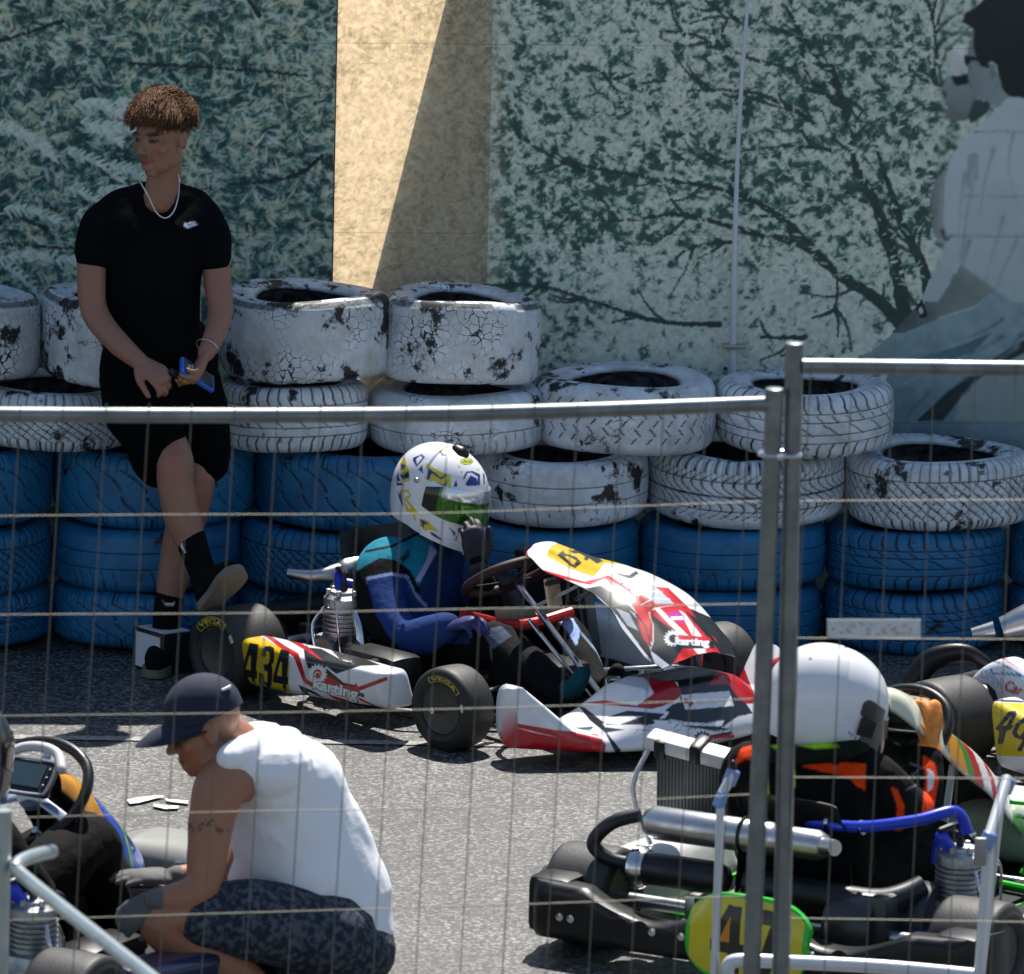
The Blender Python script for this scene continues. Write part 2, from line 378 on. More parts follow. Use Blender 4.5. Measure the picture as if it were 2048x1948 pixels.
leaves(12000, (X1P, CW), (300, CH), (2, 6), (.2, .4), ['c6dacd', 'd0e0d6', 'b6cfc2', 'dae6df', 'aac8b8', 'ccd8c4'], .6, -.4, 8, cl_r)
def stroke(pts, w0, w1, col, wob=3, al=.92, seed=0):
    r = np.random.default_rng(seed); pts = np.array([tocv(*p) for p in pts]); q, _ = spline(pts, np.ones(len(pts)), 14)
    for i, (x, z) in enumerate(q):
        f = i/(len(q)-1); w_ = (w0*(1-f)+w1*f)*r.uniform(.8, 1.2)*.5*1.15; n = 3
        for j in range(n):
            g = q[min(i+1, len(q)-1)]; xx = x+(g[0]-x)*j/n+r.normal(0, .5); zz = z+(g[1]-z)*j/n+r.normal(0, .5); k = int(w_+2)
            x0, x1, z0, z1 = int(max(0, xx-k)), int(min(CW, xx+k+1)), int(max(0, zz-k)), int(min(CH, zz+k+1))
            if x1 <= x0 or z1 <= z0: continue
            d = np.hypot(np.arange(x0, x1)[None]-xx, np.arange(z0, z1)[:, None]-zz); m_ = (np.clip(w_-d+.5, 0, 1)*al)[..., None]
            IMG[z0:z1, x0:x1] = IMG[z0:z1, x0:x1]*(1-m_)+np.array(lin(col))*m_
BR = [([(1736, 625), (1686, 575), (1611, 525), (1561, 480), (1526, 465), (1436, 445), (1346, 420), (1290, 412)], 9, 2.5),
      ([(1561, 478), (1511, 425), (1436, 380), (1356, 357), (1266, 345), (1126, 320), (1066, 295)], 6, 1.5),
      ([(1746, 645), (1731, 540), (1706, 450), (1676, 370), (1646, 315), (1640, 250)], 12, 2.5), ([(1797, 615), (1781, 525), (1741, 440), (1716, 370), (1686, 280)], 9, 2.5),
      ([(1631, 220), (1596, 140), (1551, 80), (1516, 15)], 6, 2), ([(1621, 205), (1536, 140), (1436, 110), (1380, 80)], 4, 1.5),
      ([(1600, 130), (1620, 180), (1632, 215)], 5, 4), ([(1566, 235), (1506, 200), (1436, 175), (1326, 175)], 4, 1.5), ([(1416, 125), (1356, 75), (1286, 60)], 3, 1.5),
      ([(1421, 40), (1356, 0)], 3, 2), ([(1386, 625), (1276, 620), (1186, 595), (1076, 560), (986, 545)], 4, 2), ([(1551, 650), (1466, 650)], 4, 2),
      ([(1421, 465), (1336, 475), (1300, 500)], 3, 1), ([(1601, 290), (1521, 280), (1436, 290)], 3, 1.5), ([(1426, 310), (1320, 318)], 3, 1), ([(1300, 410), (1200, 425), (1080, 420)], 3, 1),
      ([(1821, 190), (1806, 120), (1800, 60), (1790, 10)], 2.5, 1.5), ([(1810, 165), (1760, 120), (1740, 110)], 2, 1), ([(1126, 330), (1060, 300), (1000, 265)], 3, 1), ([(1611, 520), (1612, 570), (1606, 600)], 2, 1), ([(1120, 120), (1180, 150), (1240, 180)], 2, 1)]
for i, (p, a0, a1) in enumerate(BR):
    stroke(p, a0, a1, '2a4442', al=.85, seed=i); rb_ = np.random.default_rng(300+i)
    for _ in range(7 if len(p) > 3 else 3):
        j = rb_.integers(0, len(p)-1); f = rb_.random(); x = p[j][0]*(1-f)+p[j+1][0]*f; y = p[j][1]*(1-f)+p[j+1][1]*f; an = math.atan2(p[j+1][1]-p[j][1], p[j+1][0]-p[j][0])+rb_.choice((-1, 1))*rb_.uniform(.3, .9); l = rb_.uniform(30, 110)
        stroke([(x, y), (x+l*.5*math.cos(an), y+l*.5*math.sin(an)+rb_.normal(0, 4)), (x+l*math.cos(an+.15), y+l*math.sin(an+.15))], 2.6, .9, '2f4c48', al=.75, seed=i)
leaves(9000, (X1P, CW), (300, CH), (1.5, 4.5), (.22, .42), ['2c4b48', '3a5f58', '1f3838', '4a716a'], .75, .3, 70, 1-cl_r)
leaves(14000, (X1P, CW), (300, CH), (1.8, 5), (.2, .4), ['bfdccb', 'cbe0d4', 'aed2c0', 'd4e4dc'], .75, -.4, 18, cl_r)
for i, p in enumerate(([(0, 80), (120, 40)], [(480, 0), (500, 30)], [(590, 145), (420, 130), (250, 122)], [(440, 355), (560, 340), (620, 300)], [(0, 400), (90, 440)], [(10, 470), (180, 480)])): stroke(p, 2, 3, '142c30', seed=50+i)
for i in range(26):                                   # fern fronds, lower left
    r = np.random.default_rng(100+i); x, y = r.uniform(-30, 230), r.uniform(180, 560); L_ = r.uniform(50, 120); an = r.uniform(-.5, .6)
    for j in range(10):
        px, py = x+math.cos(an)*L_*j/10, y+math.sin(an)*L_*j/10+.004*(L_*j/10)**2
        for s_ in (-1, 1):
            q = (px+6+12*r.random(), py+s_*(13-j*.7)+4); stroke([(px, py), ((px+q[0])/2, (py+q[1])/2-1), q], 2.2, .5, ['b4d8d0', 'a0c8c2', 'c2deda'][j % 3], al=.28, seed=j)
# the printed couple on the right
IMG[:, :, :] = np.clip(IMG*np.where(cx < X0P, 1.2, 1.15)[..., None]*(1+.5*(fbm(CH, CW, 3.2, 77, 2)-.5))[..., None]*np.where(kl, np.array((1.12, .93, .86)), np.array((1.04, .95, .91))), 0, .8)
def cv2(pts): return [tocv(1637+x/2.343, y/2.345) for x, y in pts]
def blot(pts, c0, c1, vert=True, nz=.10, seed=0):
    q = np.array(cv2(pts)); x0, z0 = np.maximum(q.min(0).astype(int)-1, 0); x1, z1 = np.minimum(q.max(0).astype(int)+2, (CW, CH))
    if x1 <= x0: return
    gx, gz = np.meshgrid(np.arange(x0, x1), np.arange(z0, z1)); m_ = inpoly(np.stack((gx.ravel()+.0, gz.ravel()+.0), 1), q).reshape(gx.shape)
    t = (gz-z0)/(z1-z0) if vert else (gx-x0)/(x1-x0); t = np.clip(t+(med[z0:z1, x0:x1]-.5)*.8, 0, 1)[..., None]
    c = (np.array(lin(c0))*(1-t)+np.array(lin(c1))*t)*1.5*np.array((1.06, .98, .86)); c = c*(1+(fine[z0:z1, x0:x1, None]-.5)*nz*2); IMG[z0:z1, x0:x1][m_] = c[m_]
blot([(725+300, 1330), (660, 1310), (560, 1390), (340, 1460), (200, 1500), (60, 1620), (170, 1680), (60, 2200), (1025, 2200)], '33546a', '7892a0', nz=.2)
blot([(1025, 1400), (725, 1570), (600, 1650), (450, 1760), (300, 1900), (420, 1900), (560, 1720), (725, 1625), (1025, 1480)], '14262c', '1c3138')
blot([(1025, 1480), (725, 1625), (600, 1700), (500, 1790), (470, 1900), (1025, 1900)], '6d8288', '8497a0')
blot([(640, 1500), (500, 1560), (330, 1610), (180, 1650), (180, 1690), (380, 1650), (560, 1590)], '4d6d80', '3d5b6e', nz=.2)
blot([(430, 760), (380, 830), (360, 900), (362, 960), (390, 960), (365, 1000), (380, 1060), (410, 1095), (430, 1090), (440, 1000), (435, 800)], '5c6a6e', '8a989c', False)
blot([(1025, 300), (725, 440), (660, 490), (625, 530), (560, 580), (490, 660), (450, 720), (430, 800), (420, 960), (430, 1080), (410, 1180), (350, 1280), (320, 1360), (400, 1370), (490, 1190), (560, 1240), (660, 1310), (725, 1360), (1025, 1400)], '8e9fac', 'a9b6c4', nz=.04)
blot([(560, 690), (530, 700), (525, 860), (575, 810), (580, 700)], '7e93a3', '8497a6'); blot([(560, 740), (540, 860), (520, 960), (500, 1120), (485, 1190), (520, 1150), (530, 980), (560, 860)], '8093a0', '8b9dab')
blot([(500, 1195), (560, 1240), (660, 1310), (560, 1385), (430, 1425), (340, 1462), (250, 1502), (190, 1502), (300, 1385), (350, 1362), (400, 1362)], '39474d', '7d8c92', False)
blot([(296, 1395), (322, 1350), (345, 1400), (350, 1430), (318, 1440)], '16242a', '16242a'); blot([(308, 1392), (325, 1385), (332, 1412), (315, 1422)], '9aa8b0', '9aa8b0')
blot([(440, 340), (412, 402), (435, 420), (428, 470), (440, 485), (425, 527), (460, 547), (520, 545), (560, 520), (600, 460), (555, 430), (540, 380), (530, 340)], '4c5a60', '76868c')
blot([(560, 450), (640, 460), (620, 510), (545, 560), (530, 530)], '26353a', '33434a'); blot([(525, 195), (470, 215), (440, 250), (436, 300), (455, 345), (490, 335), (535, 335), (535, 250)], '8e9ca2', 'b6c2c8', nz=.3)
blot([(455, 345), (530, 338), (537, 378), (480, 388), (465, 370)], '10191d', '10191d')
blot([(560, 150), (535, 200), (530, 250), (545, 300), (530, 345), (545, 380), (550, 425), (575, 452), (620, 455), (650, 492), (725, 435), (725, 380), (660, 330), (600, 300)], '5e6d74', '8797a0', False)
blot([(1025, -400), (640, -60), (600, 0), (570, 30), (520, 60), (503, 100), (555, 130), (560, 170), (555, 210), (572, 270), (590, 300), (625, 310), (632, 275), (660, 290), (668, 330), (690, 410), (725, 440), (1025, 450)], '0e1a1d', '1c2b2e')
blot([(625, 285), (655, 290), (662, 340), (645, 360), (630, 330)], '58676e', '6f8088'); blot([(515, 248), (600, 262), (600, 268), (545, 275), (532, 302), (517, 290)], '10181c', '10181c')
for i, (y, x0) in enumerate(((595, 560), (885, 520), (1062, 440))): stroke([(1637+x0/2.343, y/2.345), (2000, y/2.345+1)], 1.2, 1.2, '5b6b76', al=.7, seed=i)
def ss(pts, w0, w1, col, al=.4, seed=0): stroke([(1637+x/2.163, y/2.165) for x, y in pts], w0, w1, col, al=al, seed=seed)
for i, (pts, c) in enumerate((([(600, 620), (560, 760), (540, 900)], '6d7f8c'), ([(680, 560), (660, 700), (700, 860)], '7c8c98'), ([(640, 900), (600, 1040), (560, 1180)], '6f808c'), ([(700, 1000), (640, 1120), (600, 1230)], '75868f'), ([(480, 720), (460, 860), (450, 1020)], '6f808c'), ([(500, 1000), (470, 1100), (430, 1240)], '68798a'), ([(725, 900), (690, 1100), (720, 1280)], 'c2ccd6'), ([(520, 700), (500, 820), (490, 960)], 'b8c4ce'),
      ([(640, 1400), (500, 1480), (300, 1560)], '28404e'), ([(700, 1440), (560, 1540), (380, 1640)], '9fb2bd'), ([(720, 1390), (650, 1480), (600, 1600)], '2c4654'), ([(400, 1500), (280, 1570), (160, 1640)], '9fb2bd'), ([(500, 1620), (380, 1700), (260, 1780)], '2c4654'), ([(330, 1640), (250, 1720), (220, 1820)], '48606e'),
      ([(640, 1270), (540, 1330), (420, 1380)], '9aa6aa'), ([(640, 1330), (540, 1390), (430, 1420)], '2a363b'), ([(380, 850), (385, 950), (400, 1040)], 'a8b2b6'), ([(385, 960), (400, 1000), (420, 985)], '2a363b'))): ss(pts, 4, 1.2, c, .10, i)
x0c = int(tocv(1800, 300)[0]); sub = IMG[:, x0c:].copy()
for _ in range(2): sub[1:-1, 1:-1] = (sub[1:-1, 1:-1]*2+sub[:-2, 1:-1]+sub[2:, 1:-1]+sub[1:-1, :-2]+sub[1:-1, 2:])/6
IMG[:, x0c:] = sub
# horizontal joints of the printed sheets
for zz in (.62, 1.24, 1.86, 2.48):
    IMG[int(zz/RES)] *= .7
    if zz < 1.9: IMG[int(zz/RES)-1] *= 1.1
def emit_hoarding():
    root = thing('printed_hoarding', 'tall printed hoarding wall with leaves, branches and a seated couple behind the tyre wall', 'wall', (HX0, 26.36+YW+SLOPE*HX0, 0))
    xs = HX0+np.arange(CW)*RES; zs = np.arange(CH)*RES
    pm = mat('printed_vinyl', rough=.62, attr=True, bump=.25, bs=18, noise=.05, ns=3)
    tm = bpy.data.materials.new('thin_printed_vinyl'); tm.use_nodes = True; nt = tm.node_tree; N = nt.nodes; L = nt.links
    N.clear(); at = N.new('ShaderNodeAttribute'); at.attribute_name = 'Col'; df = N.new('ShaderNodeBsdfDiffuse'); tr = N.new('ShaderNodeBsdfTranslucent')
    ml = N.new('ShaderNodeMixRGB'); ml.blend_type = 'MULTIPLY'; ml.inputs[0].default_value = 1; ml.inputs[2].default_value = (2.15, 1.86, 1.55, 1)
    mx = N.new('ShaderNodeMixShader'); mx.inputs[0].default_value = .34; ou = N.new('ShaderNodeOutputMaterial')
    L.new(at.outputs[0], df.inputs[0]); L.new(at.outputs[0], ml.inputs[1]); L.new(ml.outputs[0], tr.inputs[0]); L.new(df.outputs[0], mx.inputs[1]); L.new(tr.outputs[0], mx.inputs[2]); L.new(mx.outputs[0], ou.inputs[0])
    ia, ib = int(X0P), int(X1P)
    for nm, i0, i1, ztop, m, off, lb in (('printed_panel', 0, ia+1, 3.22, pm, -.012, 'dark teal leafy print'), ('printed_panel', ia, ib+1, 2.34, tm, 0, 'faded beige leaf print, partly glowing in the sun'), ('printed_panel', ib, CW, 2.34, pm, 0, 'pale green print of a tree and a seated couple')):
        x = xs[i0:i1]; z = zs[zs <= ztop+1e-6]; nx, nz = len(x), len(z)
        V = np.empty((nz, nx, 3)); V[..., 0] = x[None]; V[..., 1] = (26.36+YW+SLOPE*x+off)[None]; V[..., 2] = z[:, None]
        idx = np.arange(nz*nx).reshape(nz, nx); F = np.stack((idx[:-1, :-1], idx[:-1, 1:], idx[1:, 1:], idx[1:, :-1]), -1).reshape(-1, 4)
        me = bpy.data.meshes.new(nm); me.vertices.add(nz*nx); me.vertices.foreach_set('co', V.astype(np.float32).ravel()); me.loops.add(F.size); me.loops.foreach_set('vertex_index', F.astype(np.int32).ravel())
        me.polygons.add(len(F)); me.polygons.foreach_set('loop_start', np.arange(len(F), dtype=np.int32)*4); me.update(calc_edges=True)
        emit(nm, None, m, root, colors=IMG[:nz, i0:i1].reshape(-1, 3), smooth=180, fix=False, me=me, label=lb)
    # solid boards behind the opaque prints; an unseen slanted board, added to block part of the sun on the thin one
    bmt = mat('backing_and_sunblock_board', (.1, .095, .085), .8, noise=.2)
    def board(poly, off, nm='backing_and_sunblock_board'):
        a = Acc(); a.prism(poly, lambda x, z: (x, 26.36+YW+SLOPE*x+off, z), .02, WN); emit(nm, a, bmt, root, smooth=0)
    xa, xb = HX0+X0P*RES, HX0+X1P*RES
    board([(HX0-3, 0), (xa, 0), (xa, 3.22), (HX0-3, 3.22)], .008); board([(xb+.004, 0), (HX1+3, 0), (HX1+3, 2.34), (xb+.004, 2.34)], .02)
    q0, q1 = WP(862, -20), WP(712, 568)
    board([(q1[0]-.10, .0), (xb+.02, 0), (xb+.02, 2.335), (q0[0]+.02, 2.335), (q0[0], q0[1]+.03), (q1[0], q1[1]+.03)], .045)
emit_hoarding()
def Yw(x): return 26.36+YW+SLOPE*x
# white drain-like pole fixed to the hoarding, with clips
pa = pl(1443, -30, (0, Yw(0)-.04, 0), WN); pb = pl(1411, 745, (0, Yw(0)-.04, 0), WN)
root = thing('white_pole', 'thin white pole fixed upright on the printed hoarding', 'pole', tuple(pb))
a = Acc(); pm_ = pl(1420, 310, (0, Yw(0)-.04, 0), WN); a.tube([pa+(0, 0, 0), pm_, pb-(0, 0, .25)], [.0055, .0075, .0145], 14, 6); emit('shaft', a, mat('pole_white', (.62, .66, .74), .35, noise=.06), root)
a = Acc(); q = pl(1413, 667, (0, Yw(0)-.045, 0), WN); a.box(q, (.07, .035, .014)); emit('bracket', a, mat('galv', (.35, .36, .37), .4, .8, noise=.2), root)
for px, py in ((1416, 356), (1397, 709)):
    a = Acc(); q = pl(px, py, (0, Yw(0)-.006, 0), WN); a.lathe([(.011, 0), (.011, -.004), (.0, -.006)], q, (0, 1, 0), 20); o = emit('eyelet', a, mat('pole_white'), root)
    a = Acc(); a.lathe([(.0065, -.0045), (.0065, -.008), (0, -.0095)], q, (0, 1, 0), 16); emit('plug', a, mat('navy_plug', (.01, .02, .15), .4), o)

# ================= TYRES =================
def tyre_mat(key, paint_c, tint, peel, crack):
    m = bpy.data.materials.new(key); m.use_nodes = True; nt = m.node_tree; N = nt.nodes; L = nt.links; b = N['Principled BSDF']
    tc = N.new('ShaderNodeTexCoord'); oi = N.new('ShaderNodeObjectInfo'); vm = N.new('ShaderNodeVectorMath'); vm.operation = 'MULTIPLY_ADD'
    cb = N.new('ShaderNodeCombineXYZ')
    for i in range(3): L.new(oi.outputs['Random'], cb.inputs[i])
    L.new(cb.outputs[0], vm.inputs[0]); vm.inputs[1].default_value = (13, 7, 9); L.new(tc.outputs['Object'], vm.inputs[2]); co = vm.outputs[0]
    def noise(s, d=6, r=.6):
        n = N.new('ShaderNodeTexNoise'); n.inputs['Scale'].default_value = s; n.inputs['Detail'].default_value = d; n.inputs['Roughness'].default_value = r; L.new(co, n.inputs['Vector']); return n
    def mth(op, x, y=None, z=None, cl=False):
        q = N.new('ShaderNodeMath'); q.operation = op; q.use_clamp = cl
        for i, v in enumerate((x, y, z)):
            if v is None: continue
            if isinstance(v, (int, float)): q.inputs[i].default_value = v
            else: L.new(v, q.inputs[i])
        return q.outputs[0]
    wn = noise(14, 4); ad = N.new('ShaderNodeVectorMath'); ad.operation = 'MULTIPLY_ADD'; L.new(wn.outputs['Color'], ad.inputs[0]); ad.inputs[1].default_value = (.05, .05, .05); L.new(co, ad.inputs[2])
    vo = N.new('ShaderNodeTexVoronoi'); vo.feature = 'DISTANCE_TO_EDGE'; vo.inputs['Scale'].default_value = 33; L.new(ad.outputs[0], vo.inputs['Vector'])
    msk = noise(4.5, 3); wid = mth('MULTIPLY', mth('SUBTRACT', msk.outputs[0], 1-crack, cl=True), .34)
    ck = mth('MULTIPLY', mth('SUBTRACT', wid, vo.outputs['Distance'], cl=True), 60, cl=True)
    geo = N.new('ShaderNodeSeparateXYZ'); L.new(tc.outputs['Object'], geo.inputs[0])
    pn = noise(7, 9, .68); edge = mth('POWER', mth('ABSOLUTE', mth('MULTIPLY', geo.outputs[2], 7.5)), 4)
    pk = mth('MULTIPLY', mth('SUBTRACT', mth('ADD', pn.outputs[0], mth('MULTIPLY', edge, .07)), 1-peel), 26, cl=True)
    at = N.new('ShaderNodeAttribute'); at.attribute_name = 'Col'; sp_ = N.new('ShaderNodeSeparateColor'); L.new(at.outputs[0], sp_.inputs[0])
    g = mth('MULTIPLY', sp_.outputs[0], mth('ADD', mth('MULTIPLY', noise(30, 3).outputs[0], 1.2), .25), cl=True)
    f = mth('MAXIMUM', mth('MAXIMUM', ck, pk), g)
    dn = noise(9, 8, .7); rp = N.new('ShaderNodeValToRGB'); e = rp.color_ramp.elements
    e[0].position = .3; e[0].color = (*tint, 1); e[1].position = .62; e[1].color = (*paint_c, 1); L.new(dn.outputs[0], rp.inputs[0])
    mx = N.new('ShaderNodeMix'); mx.data_type = 'RGBA'; L.new(f, mx.inputs[0]); L.new(rp.outputs[0], mx.inputs[6]); mx.inputs[7].default_value = (.014, .015, .017, 1)
    L.new(mx.outputs[2], b.inputs['Base Color']); b.inputs['Roughness'].default_value = .5
    bp = N.new('ShaderNodeBump'); bp.inputs['Strength'].default_value = .6; bp.inputs['Distance'].default_value = .003
    h = mth('ADD', mth('MULTIPLY', f, -1), mth('MULTIPLY', noise(60, 4).outputs[0], .35)); L.new(h, bp.inputs['Height']); L.new(bp.outputs[0], b.inputs['Normal'])
    return m
TW = tyre_mat('white_tyre_paint', (.70, .77, .86), (.36, .40, .42), .41, .43)
TWS = tyre_mat('cracked_white_tyre_paint', (.70, .77, .86), (.40, .43, .42), .44, .52)
TB = tyre_mat('blue_tyre_paint', (.012, .175, .38), (.007, .09, .22), .37, .40)
def tyre_mesh(kind, R, Wd, seed):
    r = np.random.default_rng(seed); nu = 420; rin = .6*R
    h = Wd/2; rc = .05 if kind != 'slick' else .045
    prof = []                                           # (radius, z, tread coordinate or None)
    for t in np.linspace(0, 1, 9): prof.append((rin*.985+(R*.80-rin)*t, -h*(.80+.17*math.sin(t*2.2)), None))
    for t in np.linspace(.15, 1, 7): an = -math.pi/2+t*math.pi/2; prof.append((R-rc+rc*math.cos(an)*1., -h+rc*.75+rc*.75*math.sin(an), -1+.0*t))
    n = 44
    for t in np.linspace(-1, 1, n)[1:-1]: prof.append((R-.0+.004*(1-t*t), t*(h-rc*.75), t))
    for t in np.linspace(0, .85, 7): an = t*math.pi/2; prof.append((R-rc+rc*math.cos(an), h-rc*.75+rc*.75*math.sin(an), 1))
    for t in np.linspace(1, 0, 9): prof.append((rin*.985+(R*.80-rin)*t, h*(.80+.17*math.sin(t*2.2)), None))
    for t in np.linspace(0, 1, 4)[1:]: prof.append((rin*.985+.045*t, h*(.8-.1*t), None))
    for t in np.linspace(1, 0, 7)[1:]: prof.append((rin*.985+.05+.06*math.sin(t*3), -h*.7+(h*1.4)*t, None))
    prof.append((rin*.985+.02, -h*.78, None))
    pr = np.array([(p[0], p[1]) for p in prof]); tt = np.array([np.nan if p[2] is None else p[2] for p in prof])
    th = np.arange(nu)*2*math.pi/nu; T = np.broadcast_to(tt[None], (nu, len(tt))); A = th[:, None]*np.ones_like(T)
    g = np.zeros_like(T); s = A*R                        # arc length metres
    def dash(c, wd): return np.abs(((c+.5) % 1)-.5) < wd
    ok = ~np.isnan(T); T0 = np.nan_to_num(T)
    side = pr[None, :, 1]*np.ones_like(T)
    if kind == 'herring':
        for k in range(5):
            lo = -1+k*.4; in_ = (T0 > lo+.05) & (T0 < lo+.35); g[in_ & dash((s+(1 if k % 2 else -1)*(T0-lo)*.06)/.05+k*.3, .07)] = 1
    elif kind == 'block':
        for c in (-.62, .0, .62): g[np.abs(T0-c) < .035] = 1
        cv = .05*np.sin(T0*3.0); g[(np.abs(T0) < 1.1) & dash((s+cv)/.034, .09) & (T0 > -1)] = 1
        g[(T0 > .66) & dash(s/.017, .12)] = .6
    elif kind == 'diag':
        g[np.abs(T0-.72) < .03] = 1; w_ = (T0 < .7); g[w_ & dash((s+T0*.085)/.036, .10)] = 1; g[w_ & dash((s-T0*.05)/.03+.2, .08) & dash(T0*3+s*3, .34)] = .9
        g[(T0 > .76) & dash(s/.03, .08)] = .8
    elif kind == 'rib':
        for c in (-.72, -.3, .3, .72): g[np.abs(T0-c) < .03] = 1
        g[(T0 > .76) & dash((s+T0*.04)/.045, .09)] = 1; g[(T0 < -.76) & dash((s-T0*.04)/.045, .09)] = 1; g[(np.abs(T0-.5) < .16) & dash((s+T0*.07)/.05, .06)] = .9; g[(np.abs(T0+.05) < .3) & dash((s+T0*.1)/.09, .05)] = .9
    elif kind == 'arc':
        g[dash((s+.09*T0*T0*np.sign(T0))/.075, .045) & (np.abs(T0) > .1)] = 1; g[np.abs(T0) < .02] = .5
        g[(np.abs(T0) > .78) & dash(s/.03, .06)] = .7
    elif kind == 'worn':
        for c in (-.35, .45): g[np.abs(T0-c) < .022] = .9
        g[(T0 < -.35) & dash((s+T0*.02)/.04, .06) & (r.random((nu, 1)) > .3)] = .8
    g = g*ok
    inner = np.zeros_like(g); inner[:, -11:] = .95; inner[:, -12:-11] = .5; g = np.maximum(g, inner)
    if kind == 'slick':
        rr0 = pr[None, :, 0]*np.ones_like(T); g[(side > h*.80) & (rr0 > R*.93) & (rr0 < R*.985) & (np.sin(A*3+seed)+np.sin(A*7+2) > -1.1)] = .9
    X = np.empty((nu, len(pr), 3)); rr = pr[None, :, 0]-.004*g*ok
    rr = rr*(1+.004*np.sin(A*2+seed)+.002*np.sin(A*5+seed*2))
    zz = side+.006*np.sin(A*2+seed*1.7)*(1 if kind != 'slick' else 1.5)
    X[..., 0] = rr*np.cos(A); X[..., 1] = rr*np.sin(A); X[..., 2] = zz
    nv = len(pr); idx = np.arange(nu*nv).reshape(nu, nv); a_ = idx; b_ = np.roll(idx, -1, 0)
    F = np.stack((a_, b_, np.roll(b_, -1, 1), np.roll(a_, -1, 1)), -1).reshape(-1, 4)
    a = Acc(); a.add(X.reshape(-1, 3), [tuple(f) for f in F]); me = mesh_np('tyre_'+kind, a.verts(), a.F)
    setcol(me, np.repeat(g.reshape(-1, 1), 3, 1))
    bm = bmesh.new(); bm.from_mesh(me); bmesh.ops.recalc_face_normals(bm, faces=bm.faces[:]); bm.to_mesh(me); bm.free(); me.shade_smooth()
    return me
TMESH = {}
def tyre(kind, x0, x1, zt, zb, m, label, tilt=(0, 0), yo=0., seed=0):
    xc = (x0+x1)/2; x = P(xc, 1000, 26.66)[0]; Yc = Yf(x)+yo; R = .285
    for _ in range(3):
        d = FPX/(P(xc, (zt+zb)/2, Yc+R)@CF+CAMZ*sp); R = (x1-x0)/2/d
    c = P(xc, (zt+zb)/2, Yc+R); z1 = P(xc, zt, Yc)[2]; z0 = P(xc, zb, Yc)[2]; Wd = z1-z0; c[2] = (z0+z1)/2
    key = (kind, m.name, round(Wd, 2))
    if key not in TMESH:
        me = tyre_mesh(kind, .285, round(Wd, 2), len(TMESH)+1); me.materials.append(m); TMESH[key] = me
    o = bpy.data.objects.new('old_tyre', TMESH[key]); COL.objects.link(o); o.location = c
    k = R/.285; o.scale = (k, k, Wd/round(Wd, 2)*.985); o.rotation_euler = (rad(tilt[0]), rad(tilt[1]), random.random()*6.28)
    return tag(o, label, 'tyre', 'painted tyres stacked in the barrier')
bt = 1262
WROW = (752, 880)
tyre('slick', -236, 77, 588, 745, TWS, 'cracked white slick tyre cut off by the left edge, top row of the barrier')
tyre('slick', 80, 385, 584, 750, TWS, 'white slick tyre in the top row, behind the standing boy')
tyre('slick', 427, 752, 585, 745, TWS, 'large cracked white slick tyre with open top, right of the standing boy')
tyre('slick', 735, 1038, 590, 752, TWS, 'peeling white slick tyre tilted on the top row under the beige print', tilt=(0, 2.2))
tyre('diag', -80, 268, 762, 875, TW, 'white treaded tyre second from the top, left of the standing boy')
tyre('rib', 424, 706, 752, 880, TW, 'white ribbed tyre directly under the large open slick tyre')
tyre('worn', 709, 1047, 768, 885, TW, 'smooth worn white tyre above the patterned helmet')
tyre('herring', 1028, 1376, 752, 885, TW, 'white tyre with herringbone slots and open top, right of the tilted slick')
tyre('rib', 1378, 1718, 762, 886, TW, 'white tyre with black scuffs below the foot of the white pole')
tyre('worn', 905, 1245, 893, 1020, TW, 'white tyre with two fine grooves right of the patterned helmet')
tyre('block', 1250, 1622, 890, 1024, TW, 'white tyre with fine block tread behind the fence joint')
tyre('diag', 1625, 1988, 896, 1030, TW, 'white tyre with dense diagonal tread, topmost at the far right')
B = 'painted tyres'
tyre('arc', -262, 100, 878, 1020, TB, 'blue tyre at the left edge, upper blue row')
tyre('arc', 104, 486, 880, 1024, TB, 'blue tyre behind the bent knee of the boy, upper blue row')
tyre('arc', 490, 868, 884, 1032, TB, 'dull blue tyre with arched grooves left of the patterned helmet')
tyre('diag', -250, 97, 1024, 1152, TB, 'blue treaded tyre at the left edge, middle blue row')
tyre('worn', 102, 462, 1024, 1148, TB, 'blue tyre with scuffed top edge behind the crossed shins')
tyre('diag', 458, 805, 1030, 1152, TB, 'blue tyre with diamond tread behind the kart exhaust')
tyre('worn', 868, 1226, 1026, 1143, TB, 'blue tyre behind the steering wheel of kart 434')
tyre('worn', 1229, 1588, 1028, 1145, TB, 'smooth blue tyre above the lowest one, left of the fence joint')
tyre('rib', 1588, 1934, 1034, 1146, TB, 'blue tyre with ribbed tread right of the fence joint, middle blue row')
tyre('arc', 1938, 2290, 1034, 1155, TB, 'blue tyre cut off by the right edge, upper of two')
tyre('block', -245, 96, 1152, bt-4, TB, 'lowest blue tyre at the left edge')
tyre('arc', 100, 458, 1149, bt-2, TB, 'lowest blue tyre behind the foot of the standing boy')
tyre('block', 457, 803, 1152, bt, TB, 'lowest blue tyre behind the rear of kart 434')
tyre('worn', 850, 1226, 1145, bt, TB, 'lowest blue tyre behind the driver of kart 434')
tyre('worn', 1222, 1577, 1147, bt+3, TB, 'lowest blue tyre behind the front fairing of kart 434')
tyre('rib', 1584, 1932, 1148, bt+4, TB, 'lowest blue tyre right of the fence joint')
tyre('arc', 1936, 2290, 1157, bt+6, TB, 'lowest blue tyre cut off by the right edge')

